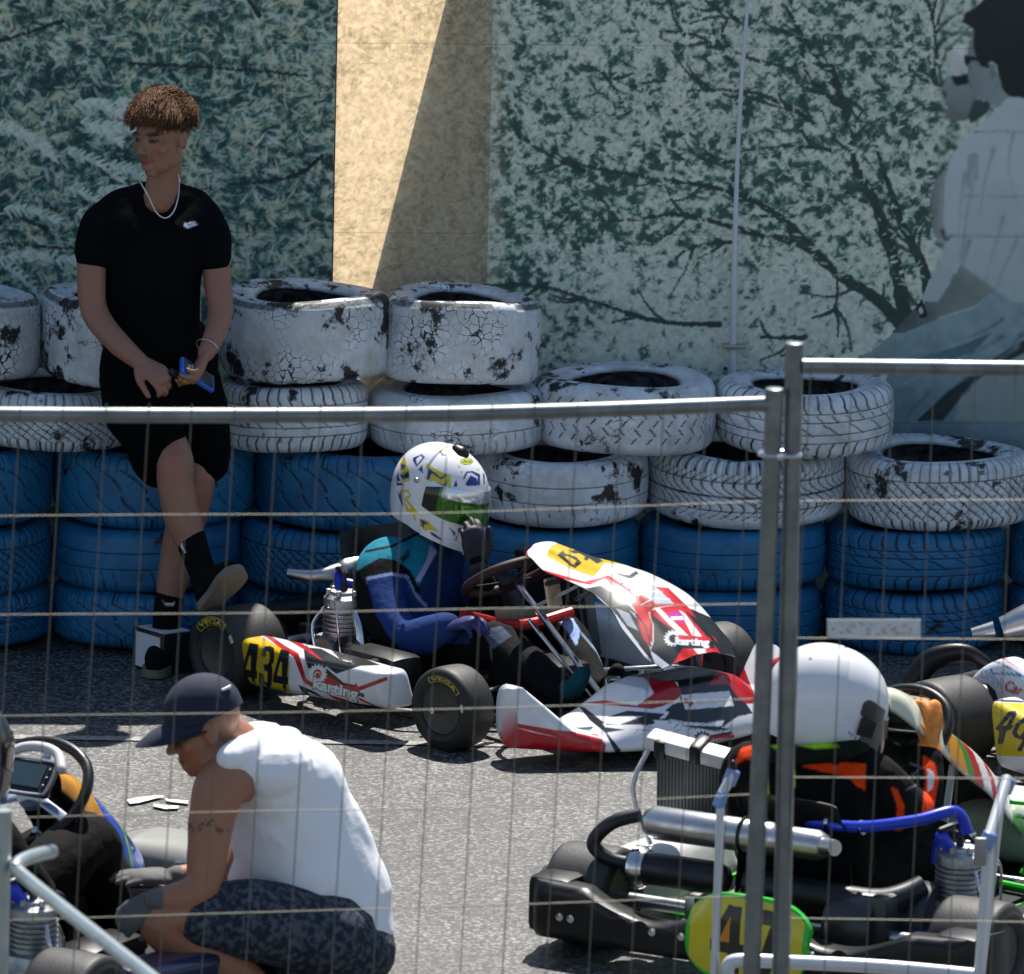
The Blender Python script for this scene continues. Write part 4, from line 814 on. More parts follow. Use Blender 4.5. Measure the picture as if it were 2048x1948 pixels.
# front fairing traced edge by edge, near edge y=-.15
near = [(1018, 1070, .09), (1060, 1103, .13), (1125, 1130, .15), (1180, 1172, .165), (1212, 1220, .178), (1248, 1265, .178), (1285, 1292, .15)]
cl, hw = [], []
for x_, y_, h_ in near: q = kpx(K1, x_, y_, -h_); cl.append((q[0], 0, q[2]+.03*h_/.15)); hw.append(h_)
cl = [tuple(np.array(cl[0])+np.array((-.05, 0, .005)))]+cl; hw = [.03]+hw
X, Bk = fairing_mesh(cl, hw); a = Acc(); a.grid(X, back=Bk); p = S(W1(a.verts()))
lay = [('P', 'cc141e', QN((1080, 540), (1260, 560), (1700, 980), (1650, 1055), (1280, 1065), (1150, 900), (1060, 740))), ('P', '1a1c20', QN((1400, 690), (1560, 760), (1760, 980), (1720, 1100), (1640, 1050), (1560, 930))), ('P', 'd8161f', QN((330, 230), (370, 400), (450, 470), (760, 540), (860, 500), (960, 560), (1060, 720), (1220, 900), (1150, 700), (1000, 560), (880, 480), (730, 520), (450, 440), (380, 380))),
       ('P', 'd8b400', QN((585, 262), (700, 270), (830, 310), (985, 412), (860, 400), (790, 490), (640, 440), (480, 355), (520, 290))),
       ('P', '202226', QN((920, 460), (1010, 480), (1055, 450), (1075, 470), (1020, 505), (960, 490))), ('P', '202226', QN((750, 560), (830, 545), (960, 620), (1060, 720), (1120, 800), (1160, 950), (900, 650))), ('P', 'aeb6c2', QN((940, 660), (1050, 720), (1080, 840), (950, 740))),
       ('P', 'd0141e', QN((860, 500), (960, 540), (1100, 700), (1180, 760), (1260, 690), (1340, 700), (1240, 580), (1400, 720), (1560, 880), (1600, 960), (1500, 1000), (1280, 860), (1120, 720), (940, 600))),
       ('P', '1a1c20', QN((1150, 730), (1240, 790), (1400, 880), (1350, 950), (1280, 1060), (1150, 960), (1170, 860))), ('P', '202226', QN((735, 562), (800, 552), (960, 640), (1090, 790), (1130, 900), (1180, 1060), (1060, 900), (940, 740), (830, 630))), ('P', 'aeb6c2', QN((930, 690), (1010, 720), (1070, 830), (1000, 800))), ('P', 'd01a22', QN((1060, 740), (1110, 800), (1150, 940), (1100, 880))), ('P', '1a1c20', QN((1360, 700), (1480, 780), (1640, 1000), (1640, 1040), (1560, 930))),
       ('P', 'e81c20', QN((1350, 950), (1480, 930), (1620, 1000), (1640, 1050), (1480, 1050), (1280, 1065))), ('P', 'f0f0f4', QN((1170, 690), (1210, 690), (1500, 970), (1530, 1030), (1500, 1030))), ('P', 'f0f0f4', QN((1330, 700), (1365, 720), (1470, 860), (1520, 1030), (1500, 1030))),
       ('P', 'c0c6d0', QN((1010, 500), (1090, 490), (1200, 570), (1300, 660), (1180, 660), (1080, 580))), ('L', 'ffffff', QN((1040, 625), (1130, 580), (1220, 585)), 1.8), ('L', 'ffffff', QN((1090, 665), (1170, 625), (1270, 630)), 1.8), ('L', 'ffffff', QN((1140, 715), (1170, 690), (1290, 672)), 1.8),
       ('L', '101113', QN((1040, 622), (1065, 612)), 2.4), ('L', '101113', QN((1083, 662), (1108, 650)), 2.4), ('L', '101113', QN((1130, 716), (1155, 704)), 2.4), ('L', '101113', QN((995, 580), (1020, 568)), 2.2), ('L', '101113', QN((955, 536), (975, 530)), 2),
       ('P', 'c02090', QN((1270, 710), (1330, 705), (1365, 745), (1360, 785), (1300, 770), (1258, 745))), ('P', 'f2f2f4', QN((1275, 742), (1355, 738), (1358, 762), (1280, 764))), ('L', 'f4f4f6', QN((1140, 720), (1165, 800), (1165, 900), (1150, 945)), 1.6),
       ('T', '15171a', '4', cn(585, 372), (38, 14), (22, -14), .05), ('T', '15171a', '3', cn(720, 340), (42, 18), (10, -18), .05)]
lay[-2:] = [('P', '15171a', QN((556, 352), (590, 320), (604, 340), (676, 362), (712, 400), (668, 436), (634, 418), (580, 372))), ('P', 'd8b400', QN((602, 360), (624, 358), (676, 386), (662, 412), (642, 402))), ('P', '15171a', QN(*[(x-42, y+26) for x, y in ((675, 297), (740, 288), (795, 300), (850, 330), (888, 365), (850, 380), (800, 345), (785, 362), (765, 352), (775, 335), (735, 312), (700, 315))]))]
gx, gy = 1290, 880; lay += [('P', 'f0f0f2', [cn(gx+(58 if (i % 4) < 2 else 46)*math.cos(i/60*6.283), gy+(54 if (i % 4) < 2 else 42)*math.sin(i/60*6.283)) for i in range(60)]), ('E', '1a1c20', (*cn(gx+4, gy+2), 8.5, 8)), ('P', '15171a', QN((1300, 895), (1540, 900), (1560, 945), (1310, 945))), ('P', 'd0141e', QN((1320, 858), (1520, 872), (1540, 895), (1330, 890))), ('T', 'f4f4f6', 'karting', cn(1305, 935), (66, 3), (0, -19), .05)]
C = paint(p, 'e9eaef', lay); C[len(C)//2:] = lin('15171a')
emit('front_fairing', a, M_LIV, K1, W=False, colors=C, label='curved number panel in white, red and yellow', fix=True)
for s in (-1, 1): put('fairing_bracket', K1, M_CHR, lambda a: a.tube([(-.15, s*.08, .36), (.02, s*.06, .45)], .006, 8))
a = Acc(); q = kpx(K1, 1065, 1140, -.06); a.box((q[0], -.06, q[2]), (.012, .07, .09), np.array(Euler((0, -.2, .25)).to_matrix()), .3); emit('timing_box', a, mat('cream_plastic', (.55, .42, .28), .35), K1, W=False)
a = Acc(); a.box((q[0], -.06, q[2]+.03), (.016, .072, .014), np.array(Euler((0, -.2, .25)).to_matrix())); emit('strap', a, M_BLK, K1, W=False)
sc = kpx(K1, 982, 1108, 0); steering(K1, (sc[0], 0, sc[2]), rad(58), R=.145, dash=False, rim=mat('black_red_grip', (.03, .008, .01), .6, noise=.3))
put('steering_support', K1, M_RED, lambda a: (a.tube([(-.30, .2, sc[2]-.13), (-.32, 0, sc[2]-.15), (-.36, -.2, sc[2]-.1)], .018, 10, 4)))
put('radiator', K1, mat('radiator_core', (.10, .11, .12), .4, .6), lambda a: [a.box((-.60, .42, .24), (.30, .04, .32), np.array(Euler((rad(12), 0, 0)).to_matrix()))]+[a.box((-.74+.0125*i, .392, .24), (.004, .014, .31), np.array(Euler((rad(12), 0, 0)).to_matrix()), 0) for i in range(23)])
put('airbox', K1, M_BLK, lambda a: (a.box((-.50, -.40, .14), (.26, .14, .13), bev=.35), a.tube([(-.62, -.38, .15), (-.75, -.34, .16)], .035, 14), a.tube([(-.45, -.47, .17), (-.43, -.53, .17)], .022, 14)))
put('exhaust', K1, M_SIL, lambda a: (a.tube([(-.86, -.28, .2), (-.94, -.22, .28), (-.96, -.14, .33)], [.022, .028, .034], 16, 5), a.tube([(-.96, -.16, .345), (-.98, .12, .37)], .042, 20, 0, 'round'), a.tube([(-.96, -.18, .345), (-1.0, -.26, .335), (-1.06, -.31, .34)], [.03, .02, .016], 12, 4)))
put('rear_bumper', K1, M_BLK, lambda a: (a.tube([(-1.0, -.42, .16), (-1.2, -.38, .14), (-1.24, 0, .14), (-1.2, .38, .14), (-1.0, .42, .16)], .05, 14, 4, 'round', flat=((0, 0, 1), 1.5)),))
put('front_bar', K1, M_CHR, lambda a: (a.tube([(.05, -.36, .06), (.14, -.47, .09), (.35, -.45, .1), (.45, 0, .1), (.35, .45, .1)], .010, 10, 4), a.tube([(.05, -.36, .05), (-.2, -.5, .05)], .012, 10)))

# ---------- kart 49, parked behind on the right ----------
PHI = rad(-47); c_, s_ = math.cos(PHI), math.sin(PHI); rr_ = G(1822, 1392, .137)
O = (rr_[0]-(-1.02*c_+.58*s_), rr_[1]-(-1.02*s_-.58*c_), 0)
K2 = kart_base('racing_kart', 'empty white kart with yellow number 49 at the right edge, black rear slick in front', O, PHI, text=None, engine_on=True, exhaust=0)
L2, W2 = to_local(K2), to_world(K2)
x0 = kpx(K2, 1914, 1400, -.66)[0]-.03; a = pod_mesh(-1, x0=x0, x1=x0+.62, z00=.05, z01=kpx(K2, 1920, 1342, -.63)[2], z10=.04, z11=.17); p = S(W2(a.verts()))
def cz_(x, y): return (1740+x/5.211)/1.03854, (1200+y/5.211)/1.03854
def QZ(*pts): return [cz_(*q) for q in pts]
lay = [('P', 'd9ba00', QZ((1200, 1060), (2400, 1110), (2400, 1660), (1200, 1620))), ('L', '20305c', QZ((1200, 1040), (2400, 1100)), 4.5), ('P', '101214', QZ((1330, 1500), (1345, 1370), (1305, 1340), (1440, 1165), (1520, 1150), (1530, 1190), (1470, 1310), (1510, 1300), (1470, 1350), (1420, 1370), (1385, 1500))), ('P', 'd9ba00', QZ((1380, 1310), (1420, 1310), (1480, 1200))),
       ('P', '101214', QZ((1530, 1570), (1590, 1460), (1500, 1430), (1480, 1380), (1520, 1290), (1620, 1210), (1700, 1200), (1720, 1260), (1580, 1580))), ('P', 'd9ba00', QZ((1530, 1380), (1560, 1420), (1640, 1320), (1650, 1260), (1560, 1310)))]
emit('side_pod', a, M_LIV, K2, W=False, colors=paint(p, 'e9e9ee', lay), label='side pod with yellow number 49')
emit('side_pod', pod_mesh(1, n=30, k=30), M_WHT, K2, W=False)
a = nose_mesh(90, 40); emit('nose_cone', a, M_WHT, K2, W=False)
# white side cover with lettering above the pod
sec = []; q0 = kpx(K2, 1852, 1330, -.36); q1 = kpx(K2, 1905, 1272, -.36); q2 = kpx(K2, 2080, 1400, -.36)
k = 130; n = 110
for i in range(k):
    f = i/(k-1); x = q0[0]+(q2[0]+.12-q0[0])*f; zt = q0[2]+(q1[2]+.03-q0[2])*math.sin(min(1, f*2.6)*math.pi/2)-.26*max(0, f-.32)**1.2; zb = q0[2]-.02-.10*min(1, f*3)
    cy, sy = sup(n, .06*min(1, .2+f*4), max(.004, (zt-zb)/2), .6); sec.append(np.stack((np.full(n, x), -.36+cy, (zt+zb)/2+sy), 1))
a = loft(sec); p = S(W2(a.verts()))
lay = [('L', 'c02030', QZ((1130, 590), (1280, 565), (1380, 600), (1605, 745), (1900, 960)), 3), ('L', '16284c', QZ((940, 690), (1060, 640), (1200, 620), (1340, 650), (1500, 730), (1605, 800), (1900, 1000)), 2.5), ('L', '2f86c0', QZ((1260, 725), (1275, 765), (1480, 775), (1600, 800), (1800, 860)), 4), ('T', '3a7fae', 'OMNI', cz_(1150, 800), (40, 22), (3, -17), .0), ('T', 'b01828', 'Car', cz_(1390, 940), (34, 12), (8, -20), .03)]
emit('side_cover', a, M_LIV, K2, W=False, colors=paint(p, 'e2e4ee', lay), label='white side cover with OMNI Car lettering')
def loop(a):
    q = [pl(x_, y_, W2(np.array((-.9, -.1, .3)))[0], (0, 1, 0)) for x_, y_ in ((1740, 1360), (1760, 1312), (1795, 1272), (1850, 1258), (1890, 1274), (1918, 1305))]; q = [L2(v)[0] for v in q]
    a.tube(q, [.025, .036, .038, .034, .028, .025], 18, 6, 'round', flat=((0, .7, .3), .8))
put('rear_fender', K2, M_BLK, loop)
put('rear_bumper', K2, M_BLK, lambda a: (a.tube([(-1.0, -.42, .17), (-1.2, -.40, .15), (-1.24, 0, .15), (-1.2, .38, .15), (-1.0, .42, .17)], .05, 14, 4, 'round', flat=((0, 0, 1), 1.4)),))
q = [L2(pl(x_, y_, W2(np.array((-.9, .0, .5)))[0], (0, 1, 0)))[0] for x_, y_ in ((1872, 1221), (1915, 1212), (1930, 1210), (2000, 1190), (2080, 1180))]
put('silencer', K2, M_SIL, lambda a: (a.tube([q[0], q[1]], [.018, .026], 16), a.tube([q[2], q[3], q[4]], [.035, .055, .055], 22, 4)))
for dx in (-.03, 0): put('silencer_clamp', K2, M_CHR, lambda a: a.tube([q[3]+np.array((dx, .0, 0))+.062*np.array((.2*math.sin(t), math.cos(t)*.75, math.sin(t))) for t in np.linspace(0, 6.283, 20)[:-1]], .0035, 6, closed=True))
steering(K2, (-.38, 0, .44), rad(58), dash=False)

# ---------- kart 47, nearest on the right ----------
PHI = rad(62); c_, s_ = math.cos(PHI), math.sin(PHI)
bl, br = G(1000, 1800, .1), G(1900, 1850, .1); mid = (bl+br)/2; O = (mid[0]+1.2*c_, mid[1]+1.2*s_, 0)
GRN = mat('bright_green_frame', (.02, .42, .02), .35, .2)
K3 = kart_base('racing_kart', 'black kart with yellow number 47 plate on its rear bumper, nearest on the right', O, PHI, frame=GRN, text=None, exhaust=0, engine_on=False)
L3, W3 = to_local(K3), to_world(K3)
def rbump(a):
    w_ = .69
    for s in (-1, 1):
        pass
    secs = []; n = 28
    for i in range(81):
        y = -w_+2*w_*i/80; q = abs(y)/w_; x = -1.235+.03*q**2+(.12*max(0, (q-.9)/.1)**2); zt = .215-.02*(1-q)-(.06 if .12 < q < .7 else 0)*math.sin((q-.12)/.58*math.pi); zb = .055; hx = .05*(1-.3*max(0, (q-.93)/.07))
        cx_, sz = sup(n, hx, (zt-zb)/2, .4); secs.append(np.stack((x+cx_, np.full(n, y), (zt+zb)/2+sz), 1))
    l_ = loft(secs); a.add(l_.verts(), l_.F)
    for s in (-1, 1): a.box((-1.13, s*.61, .14), (.2, .13, .16), bev=.2)
rb = put('rear_bumper', K3, M_BLK, rbump)
for y in (.55, .515, .26, .17, -.22, -.5, -.53): put('bolt', rb, M_CHR, lambda a: a.lathe([(.011, 0), (.011, -.006), (0, -.008)], (-1.285+.03*(abs(y)/.69)**2, y, .125), (1, 0, 0), 12))
for y in (.36, .3, .1, -.16, -.3, -.42): put('bumper_recess', rb, mat('deep_black', (.004, .004, .004), .8), lambda a: a.lathe([(.03, 0), (.03, -.003), (0, -.003)], (-1.284+.03*(abs(y)/.69)**2, y, .12), (1, 0, 0), 18))
# number plate on the bumper
pts = [(-.16, .03), (-.19, .06), (-.205, .14), (-.18, .215), (-.12, .25), (.12, .25), (.18, .215), (.205, .14), (.19, .06), (.16, .03)]
nx_, nz_ = 150, 90; X = np.empty((nx_, nz_, 3)); Bk = X.copy()
for i in range(nx_):
    u = -1+2*i/(nx_-1); h_ = (1-abs(u)**3.2)**.6 if abs(u) < 1 else 0; zc, hh = .145, .035+.085*h_
    for j in range(nz_): v = -1+2*j/(nz_-1); X[i, j] = (-1.30-.012*(1-u*u)+.02*max(0, v)**2, u*.182-.03, zc+hh*v); Bk[i, j] = X[i, j]+np.array((.018, 0, 0))
a = Acc(); a.grid(X, back=Bk); V = a.verts(); u = (V[:, 1]+.03)/.182; hgt = .035+.085*np.clip(1-np.abs(u)**3.2, 0, 1)**.6; v = (V[:, 2]-.145)/hgt
pp = np.stack((-(V[:, 1]+.03)*1.12, V[:, 2]), 1)
edge = lambda p: (np.abs(u) > .93) | (np.abs(v) > .92)
lay = [('F', '25c02a', edge), ('P', '17140a', [(-.115, .105), (-.115, .135), (-.06, .235), (-.015, .235), (-.015, .135), (.0, .135), (.0, .105), (-.015, .105), (-.015, .05), (-.055, .05), (-.055, .105)]), ('P', 'd98a10', [(-.085, .135), (-.05, .205), (-.05, .135)]), ('P', '17140a', [(.01, .235), (.135, .235), (.135, .2), (.085, .05), (.035, .05), (.085, .195), (.01, .195)])]
emit('number_plate', a, M_LIV, rb, W=False, colors=paint(pp, 'd6c81a', lay, 0), label='yellow number 47 plate with green edge')
steer3 = None
put('silencer', K3, M_SIL, lambda a: (a.tube([(-1.06, .37, .37), (-1.06, .02, .37)], .046, 28, 0, 'round'), a.tube([(-1.06, .02, .37), (-1.06, -.12, .37)], .042, 24, 0, 'round'), a.tube([(-1.06, -.12, .37), (-1.10, -.19, .38)], [.026, .022], 18, 0)))
for y in (.10, .04): put('silencer_clamp', K3, M_BLK, lambda a: a.tube([(-1.06+.049*math.cos(t), y, .37+.049*math.sin(t)) for t in np.linspace(0, 6.283, 24)[:-1]], .005, 6, closed=True))
put('exhaust_pipe', K3, M_DRK, lambda a: (a.tube([(-1.05, .42, .385), (-1.09, .49, .36), (-1.1, .54, .30), (-1.09, .5, .26), (-1.06, .44, .245)], .02, 14, 6), a.tube([(-1.06, .44, .24), (-1.06, .40, .24), (-1.06, .18, .24)], [.036, .046, .046], 22, 0, 'round'), a.tube([(-1.05, .1, .24), (-1.02, -.1, .22), (-.98, -.28, .215), (-.9, -.36, .26)], [.04, .046, .042, .03], 18, 6)))
put('exhaust_chamber', K3, M_CHR, lambda a: a.lathe([(.03, 0), (.06, .01), (.06, .03), (.05, .05)], (-1.06, .44, .24), (0, -1, 0), 22))
# radiator with clamps
Rr = np.array(Euler((rad(8), rad(-18), 0)).to_matrix())
put('radiator', K3, mat('radiator_core', (.10, .11, .12), .4, .6), lambda a: [a.box((-.56, .50, .365), (.045, .23, .18), Rr)]+[a.box(np.array((-.56, .50, .365))+Rr@np.array((-.0235, -.11+.0105*i, 0)), (.003, .0035, .17), Rr, 0) for i in range(22)])
def rtop(a):
    a.box((-.59, .50, .47), (.06, .27, .045), Rr, .25); a.tube([(-.60, .62, .48), (-.68, .64, .36), (-.64, .60, .2)], .007, 8, 3)
put('radiator_tank', K3, M_WPL, rtop)
for y in (.59, .48): put('radiator_strap', K3, M_BLK, lambda a: a.box((-.59, y, .473), (.075, .036, .062), Rr, .3))
put('water_hose', K3, M_BLU, lambda a: a.tube([(-.66, .28, .42), (-.80, .2, .40), (-.92, .02, .40), (-.96, -.18, .41), (-.92, -.34, .44), (-.84, -.42, .46), (-.80, -.44, .40)], .0165, 14, 6))
for y in (-.10, -.2): put('hose_clamp', K3, M_CHR, lambda a: a.lathe([(.02, -.006), (.02, .006)], (-.955, y, .41), (.1, 1, 0), 16))
engine(K3, (-.80, -.42, .10))
put('clutch_drum', K3, mat('satin_dark_cover', (.05, .055, .06), .35, .3), lambda a: (a.lathe([(.09, -.07), (.10, -.05), (.10, .05), (.09, .07)], (-1.0, -.22, .15), (0, 1, 0), 36), a.box((-.93, -.30, .17), (.26, .06, .16), bev=.3), a.lathe([(.1, -.03), (.1, .03)], (-.86, -.36, .16), (0, 1, 0), 30)))
emit('side_pod', pod_mesh(1, n=40, k=50), M_WHT, K3, W=False); emit('side_pod', pod_mesh(-1, n=40, k=50), M_BLK, K3, W=False)
a = nose_mesh(120, 50); emit('nose_cone', a, mat('cream_nose', (.5, .49, .43), .35, noise=.15), K3, W=False)
sc = (-.30, 0, .52); X0 = kpx(K3, 1738, 1400, 0)
steering(K3, (X0[0], 0, X0[2]), rad(40), R=.135)
sw3 = np.array((X0[0], 0, X0[2]))
hw3 = [.06, .12, .15, .155, .15, .14, .12]; cl = [(kpx(K3, *q, -h_*.85)) for q, h_ in zip(((1712, 1352), (1765, 1356), (1812, 1382), (1858, 1425), (1905, 1465), (1942, 1512), (1975, 1570)), hw3)]; cl = [(q[0], 0, q[2]+.03) for q in cl]
X, Bk = fairing_mesh(cl, hw3, n=80, k=120, th=.012, drop=.75); a = Acc(); a.grid(X, back=Bk); V = a.verts(); t_ = np.zeros(len(V)); t_[:] = V[:, 0]; t_ = (t_-t_.min())/(t_.max()-t_.min())
bands = [(0, 'd8d8c0'), (.28, 'd08a10'), (.42, '2c8a30'), (.48, 'b8141c'), (.56, 'e8e8ea'), (.64, 'b8141c'), (.70, 'e4e6ea'), (.85, '3fa838')]
C = np.zeros((len(V), 3))
for b_, c2 in bands: C[t_+.25*np.abs(V[:, 1]) >= b_] = lin(c2)
half = len(V)//2; C[half:] = lin('15160f'); C[:half][V[:half, 1] > .12] = lin('d6d4b4')
emit('front_fairing', a, M_LIV, K3, W=False, colors=C, label='curved fairing with orange, red and green bands')
put('fairing_bracket', K3, M_WPL, lambda a: (a.box((cl[3][0]-.03, -.10, cl[3][2]-.2), (.006, .02, .2), np.array(Euler((0, .25, 0)).to_matrix())), a.tube([(cl[3][0]-.1, -.1, .2), (cl[3][0]+.15, -.1, .2)], .008, 8)))
put('brake_line', K3, GRN, lambda a: (a.tube([(.0, -.2, .3), (.1, -.3, .26), (.05, -.36, .12), (0, -.42, .1)], .006, 8, 6), a.tube([(-.02, -.44, .1), (.12, -.52, .14), (.16, -.6, .2)], .022, 10, 3)))

# ---------- kart at the lower left edge ----------
PHI = rad(60); c_, s_ = math.cos(PHI), math.sin(PHI); sw = P(55, 1560, 22.05)
O = (sw[0]+.36*c_, sw[1]+.36*s_, 0)
K4 = kart_base('racing_kart', 'kart with blue, lime and orange fairing in the lower left corner', O, PHI, frame=M_DRK, text=None, exhaust=0, engine_on=False)
L4, W4 = to_local(K4), to_world(K4)
q = kpx(K4, 58, 1508, 0); steering(K4, (q[0], 0, q[2]-.02), rad(42), R=.17, spokes=mat('light_blue_alloy', (.45, .55, .75), .3, .5), rim=M_BLK)
sw4 = np.array((q[0], 0, q[2]-.02))
put('display_hood', K4, M_WHT, lambda a: a.tube([sw4+np.array((.0, .10, .07)), sw4+np.array((.04, .06, .1)), sw4+np.array((.05, 0, .11)), sw4+np.array((.04, -.06, .1)), sw4+np.array((.0, -.10, .07))], .014, 12, 5, 'round'))
cl = [kpx(K4, *q, -.11) for q in ((158, 1490), (182, 1502), (208, 1528), (238, 1562), (268, 1598), (296, 1634), (312, 1660))]; cl = [(q[0], 0, q[2]) for q in cl]
X, Bk = fairing_mesh(cl, [.06, .09, .11, .12, .12, .11, .09], n=90, k=140, th=.006, drop=.85); a = Acc(); a.grid(X, back=Bk); V = a.verts(); t_ = (V[:, 0]-V[:, 0].min())/(V[:, 0].max()-V[:, 0].min()); p = np.stack((t_*10, V[:, 1]*20), 1)
lay = [('P', 'e09a10', [(-1, -4), (3.2, -4), (3.6, -1), (3.0, .5), (3.4, 4), (-1, 4)]), ('P', '101418', [(1, -.8), (2.6, -.6), (2.6, .6), (1, .8)]), ('L', '7fd820', [(3.4, -3), (6, 0), (5, 3)], .45), ('L', '7fd820', [(4, 3), (7, -1), (10, -2)], .4), ('L', '7fd820', [(3.8, 0), (8, 2.5), (10, 2)], .4), ('L', '2a58c8', [(3.5, -1.5), (7, -2.5), (10, 0)], .7), ('L', 'b9c4d4', [(6, 1.2), (9, .5)], .3), ('L', '7fd820', [(6, -3), (6.8, 3)], .3), ('E', 'd050a0', (5.2, -.6, .3, .3))]
C = paint(p, '1a2f78', lay, .03); C[len(V)//2:] = lin('08090a'); emit('front_fairing', a, M_LIV, K4, W=False, colors=C, label='curved fairing in orange, blue and lime')
a = nose_mesh(120, 50); emit('nose_cone', a, mat('grey_cream_nose', (.24, .24, .22), .4, noise=.15), K4, W=False)
emit('side_pod', pod_mesh(-1, n=50, k=60), mat('dark_blue_pod', (.02, .03, .09), .3, coat=.4), K4, W=False)
engine(K4, (-.88, -.36, .10))
put('airbox', K4, M_BLK, lambda a: a.box((-.55, -.36, .12), (.26, .14, .14), bev=.3))
put('fairing_bracket', K4, M_DRK, lambda a: (a.box((cl[3][0]-.02, -.08, cl[3][2]-.17), (.006, .022, .22), np.array(Euler((0, .15, 0)).to_matrix())), a.tube([(cl[3][0]-.02, -.1, .2), (cl[3][0]+.1, -.3, .2)], .007, 8)))

# ================= PEOPLE =================
SK = mat('skin', rough=.48, attr=True, bump=.12, bs=70, bd=.002, noise=.05, ns=20)
def unit(v): v = np.array(v, float); return v/np.linalg.norm(v)
def limb(a, pts, rr, flat=None, n=18): a.tube(pts, rr, n, 5, 'round', flat=flat)
def basis(f, u): f = unit(f); u = np.array(u, float); u = unit(u-f*np.dot(u, f)); return np.stack((np.cross(f, u), f, u), 1)   # columns x(right), y(forward), z(up)
def head(a, c, f, u, k=1.):
    B = basis(f, u)*k; c = np.array(c); B1 = B/k
    E = lambda x, y, z, rx, ry, rz: a.ell(c+B@np.array((x, y, z)), np.array((rx, ry, rz))*k, B1, 18)
    E(0, -.012, .035, .074, .094, .084); E(0, .022, -.02, .064, .066, .085); E(0, .03, -.07, .050, .050, .038); E(0, .062, -.094, .020, .018, .017)
    for s in (-1, 1):
        E(s*.040, .050, -.022, .026, .026, .024); E(s*.028, .074, .017, .026, .012, .009); E(s*.009, .096, -.030, .008, .010, .007); E(s*.040, .01, -.06, .020, .045, .030)
        E(s*.072, -.006, -.010, .008, .018, .030); E(s*.077, -.014, .004, .006, .012, .016); E(s*.030, .0695, -.001, .015, .010, .009)
    a.tube([c+B@np.array(q) for q in ((0, .080, .012), (0, .092, -.008), (0, .103, -.027))], np.array((.008, .008, .011))*k, 10, 3, 'round')
    E(0, .081, -.055, .021, .010, .005); E(0, .080, -.064, .018, .010, .0055); E(0, .078, -.078, .02, .01, .01)
    return B
def facecol(V, C, c, B, k, lip=(.34, .09, .075), brow=(.06, .035, .02), stub=None):
    L_ = (V-c)@np.linalg.inv(B).T
    def el(x, y, z, rx, rz, col, al=1., ym=.04):
        for s in (-1, 1):
            d = ((L_[:, 0]-s*x)/rx)**2+((L_[:, 2]-z)/rz)**2; m = (d < 1) & (L_[:, 1] > ym); C[m] = C[m]*(1-al)+np.array(col)*al
    el(0, 0, -.0595, .025, .0105, lip, .8, .07); el(0, 0, -.0595, .022, .0018, (.08, .02, .02), .8, .07)
    el(.031, 0, .002, .0155, .0055, (.03, .018, .014), .9); el(.033, 0, .002, .0045, .0045, (.008, .006, .005), 1)
    el(.030, 0, .020, .022, .0048, brow, .85)
    m = (np.hypot(L_[:, 0]/.03, (L_[:, 2]+.046)/.006) < 1) & (L_[:, 1] > .07); C[m] *= .72
    m = (L_[:, 2] > .045) | ((L_[:, 1] < .0) & (L_[:, 2] > -.03) & (np.abs(L_[:, 0]) < .078))
    if stub is not None: C[m & (np.abs(L_[:, 0]) < .0785)] = stub
    for s in (-1, 1): d = ((L_[:, 0]-s*.042)/.02)**2+((L_[:, 2]+.03)/.02)**2; m = (d < 1) & (L_[:, 1] > .03); C[m] *= (1.08, .93, .92)
    return C
def hand(a, w, d, n, curl=.5, s=1., side=1, spread=.1, thumb=.5):
    w = np.array(w, float); d = unit(d); n = np.array(n, float); n = unit(n-d*np.dot(n, d)); t = np.cross(d, n)*side
    a.tube([w-d*.01*s, w+d*.03*s, w+d*.07*s, w+d*.092*s], np.array((.026, .034, .039, .034))*s, 14, 3, 'round', flat=(n, .48))
    for i, (o, l, r) in enumerate(((.029, .072, .0088), (.0105, .080, .0092), (-.009, .074, .0088), (-.027, .060, .0078))):
        p = w+d*(.082-.006*abs(i-1.3))*s+t*o*s; dr = unit(d+t*spread*(1.2-i)*.35); c = curl*(1+.08*i); pts = [p]
        for j, f in enumerate((.46, .30, .24)): an = c*(j+.6); q = dr*math.cos(an)+n*math.sin(an); p = p+q*l*f*s; pts.append(p)
        a.tube(pts, np.array((r*1.12, r*1.08, r, r*.86))*s, 10, 3, 'round')
    p = w+d*.022*s+t*.026*s; q1 = unit(d*.75+t*.62+n*thumb*.4); q2 = unit(d*.95+t*.2+n*thumb)
    a.tube([p, p+q1*.035*s, p+q1*.035*s+q2*.032*s, p+q1*.035*s+q2*.055*s], np.array((.015, .0125, .0105, .0088))*s, 10, 3, 'round')
def skinmesh(name, a, parent, col, vox=.005, it=3, fn=None, m=SK, **k):
    me = fuse(a, vox, it); V = vco(me); C = np.ones((len(V), 3))*np.array(col)
    if fn: C = fn(V, C)
    return emit(name, None, m, parent, me=me, colors=C, smooth=180, fix=False, **k)
def cloth(name, a, parent, m=None, vox=.008, it=6, layers=None, base='0a0b0e', wr=0., seed=0, px=None, label=None):
    me = fuse(a, vox, it); V = vco(me)
    if wr:                                                            # folds
        N = np.empty(len(V)*3, np.float32); me.vertices.foreach_get('normal', N); N = N.reshape(-1, 3); r = np.random.default_rng(seed); h = np.zeros(len(V))
        for i in range(16): k_ = r.normal(0, 1, 3)*r.uniform(10, 34); h += np.sin(V@k_+r.uniform(0, 6)+1.6*np.sin(V@(r.normal(0, 1, 3)*9)))*14/np.linalg.norm(k_)
        V = V+N*(np.clip(h/5, -1.2, 1.2)*wr)[:, None]; setco(me, V)
    C = paint(px(V) if px else S(V), base, layers or []); return emit(name, None, m or M_FAB, parent, me=me, colors=C, smooth=180, fix=False, label=label)
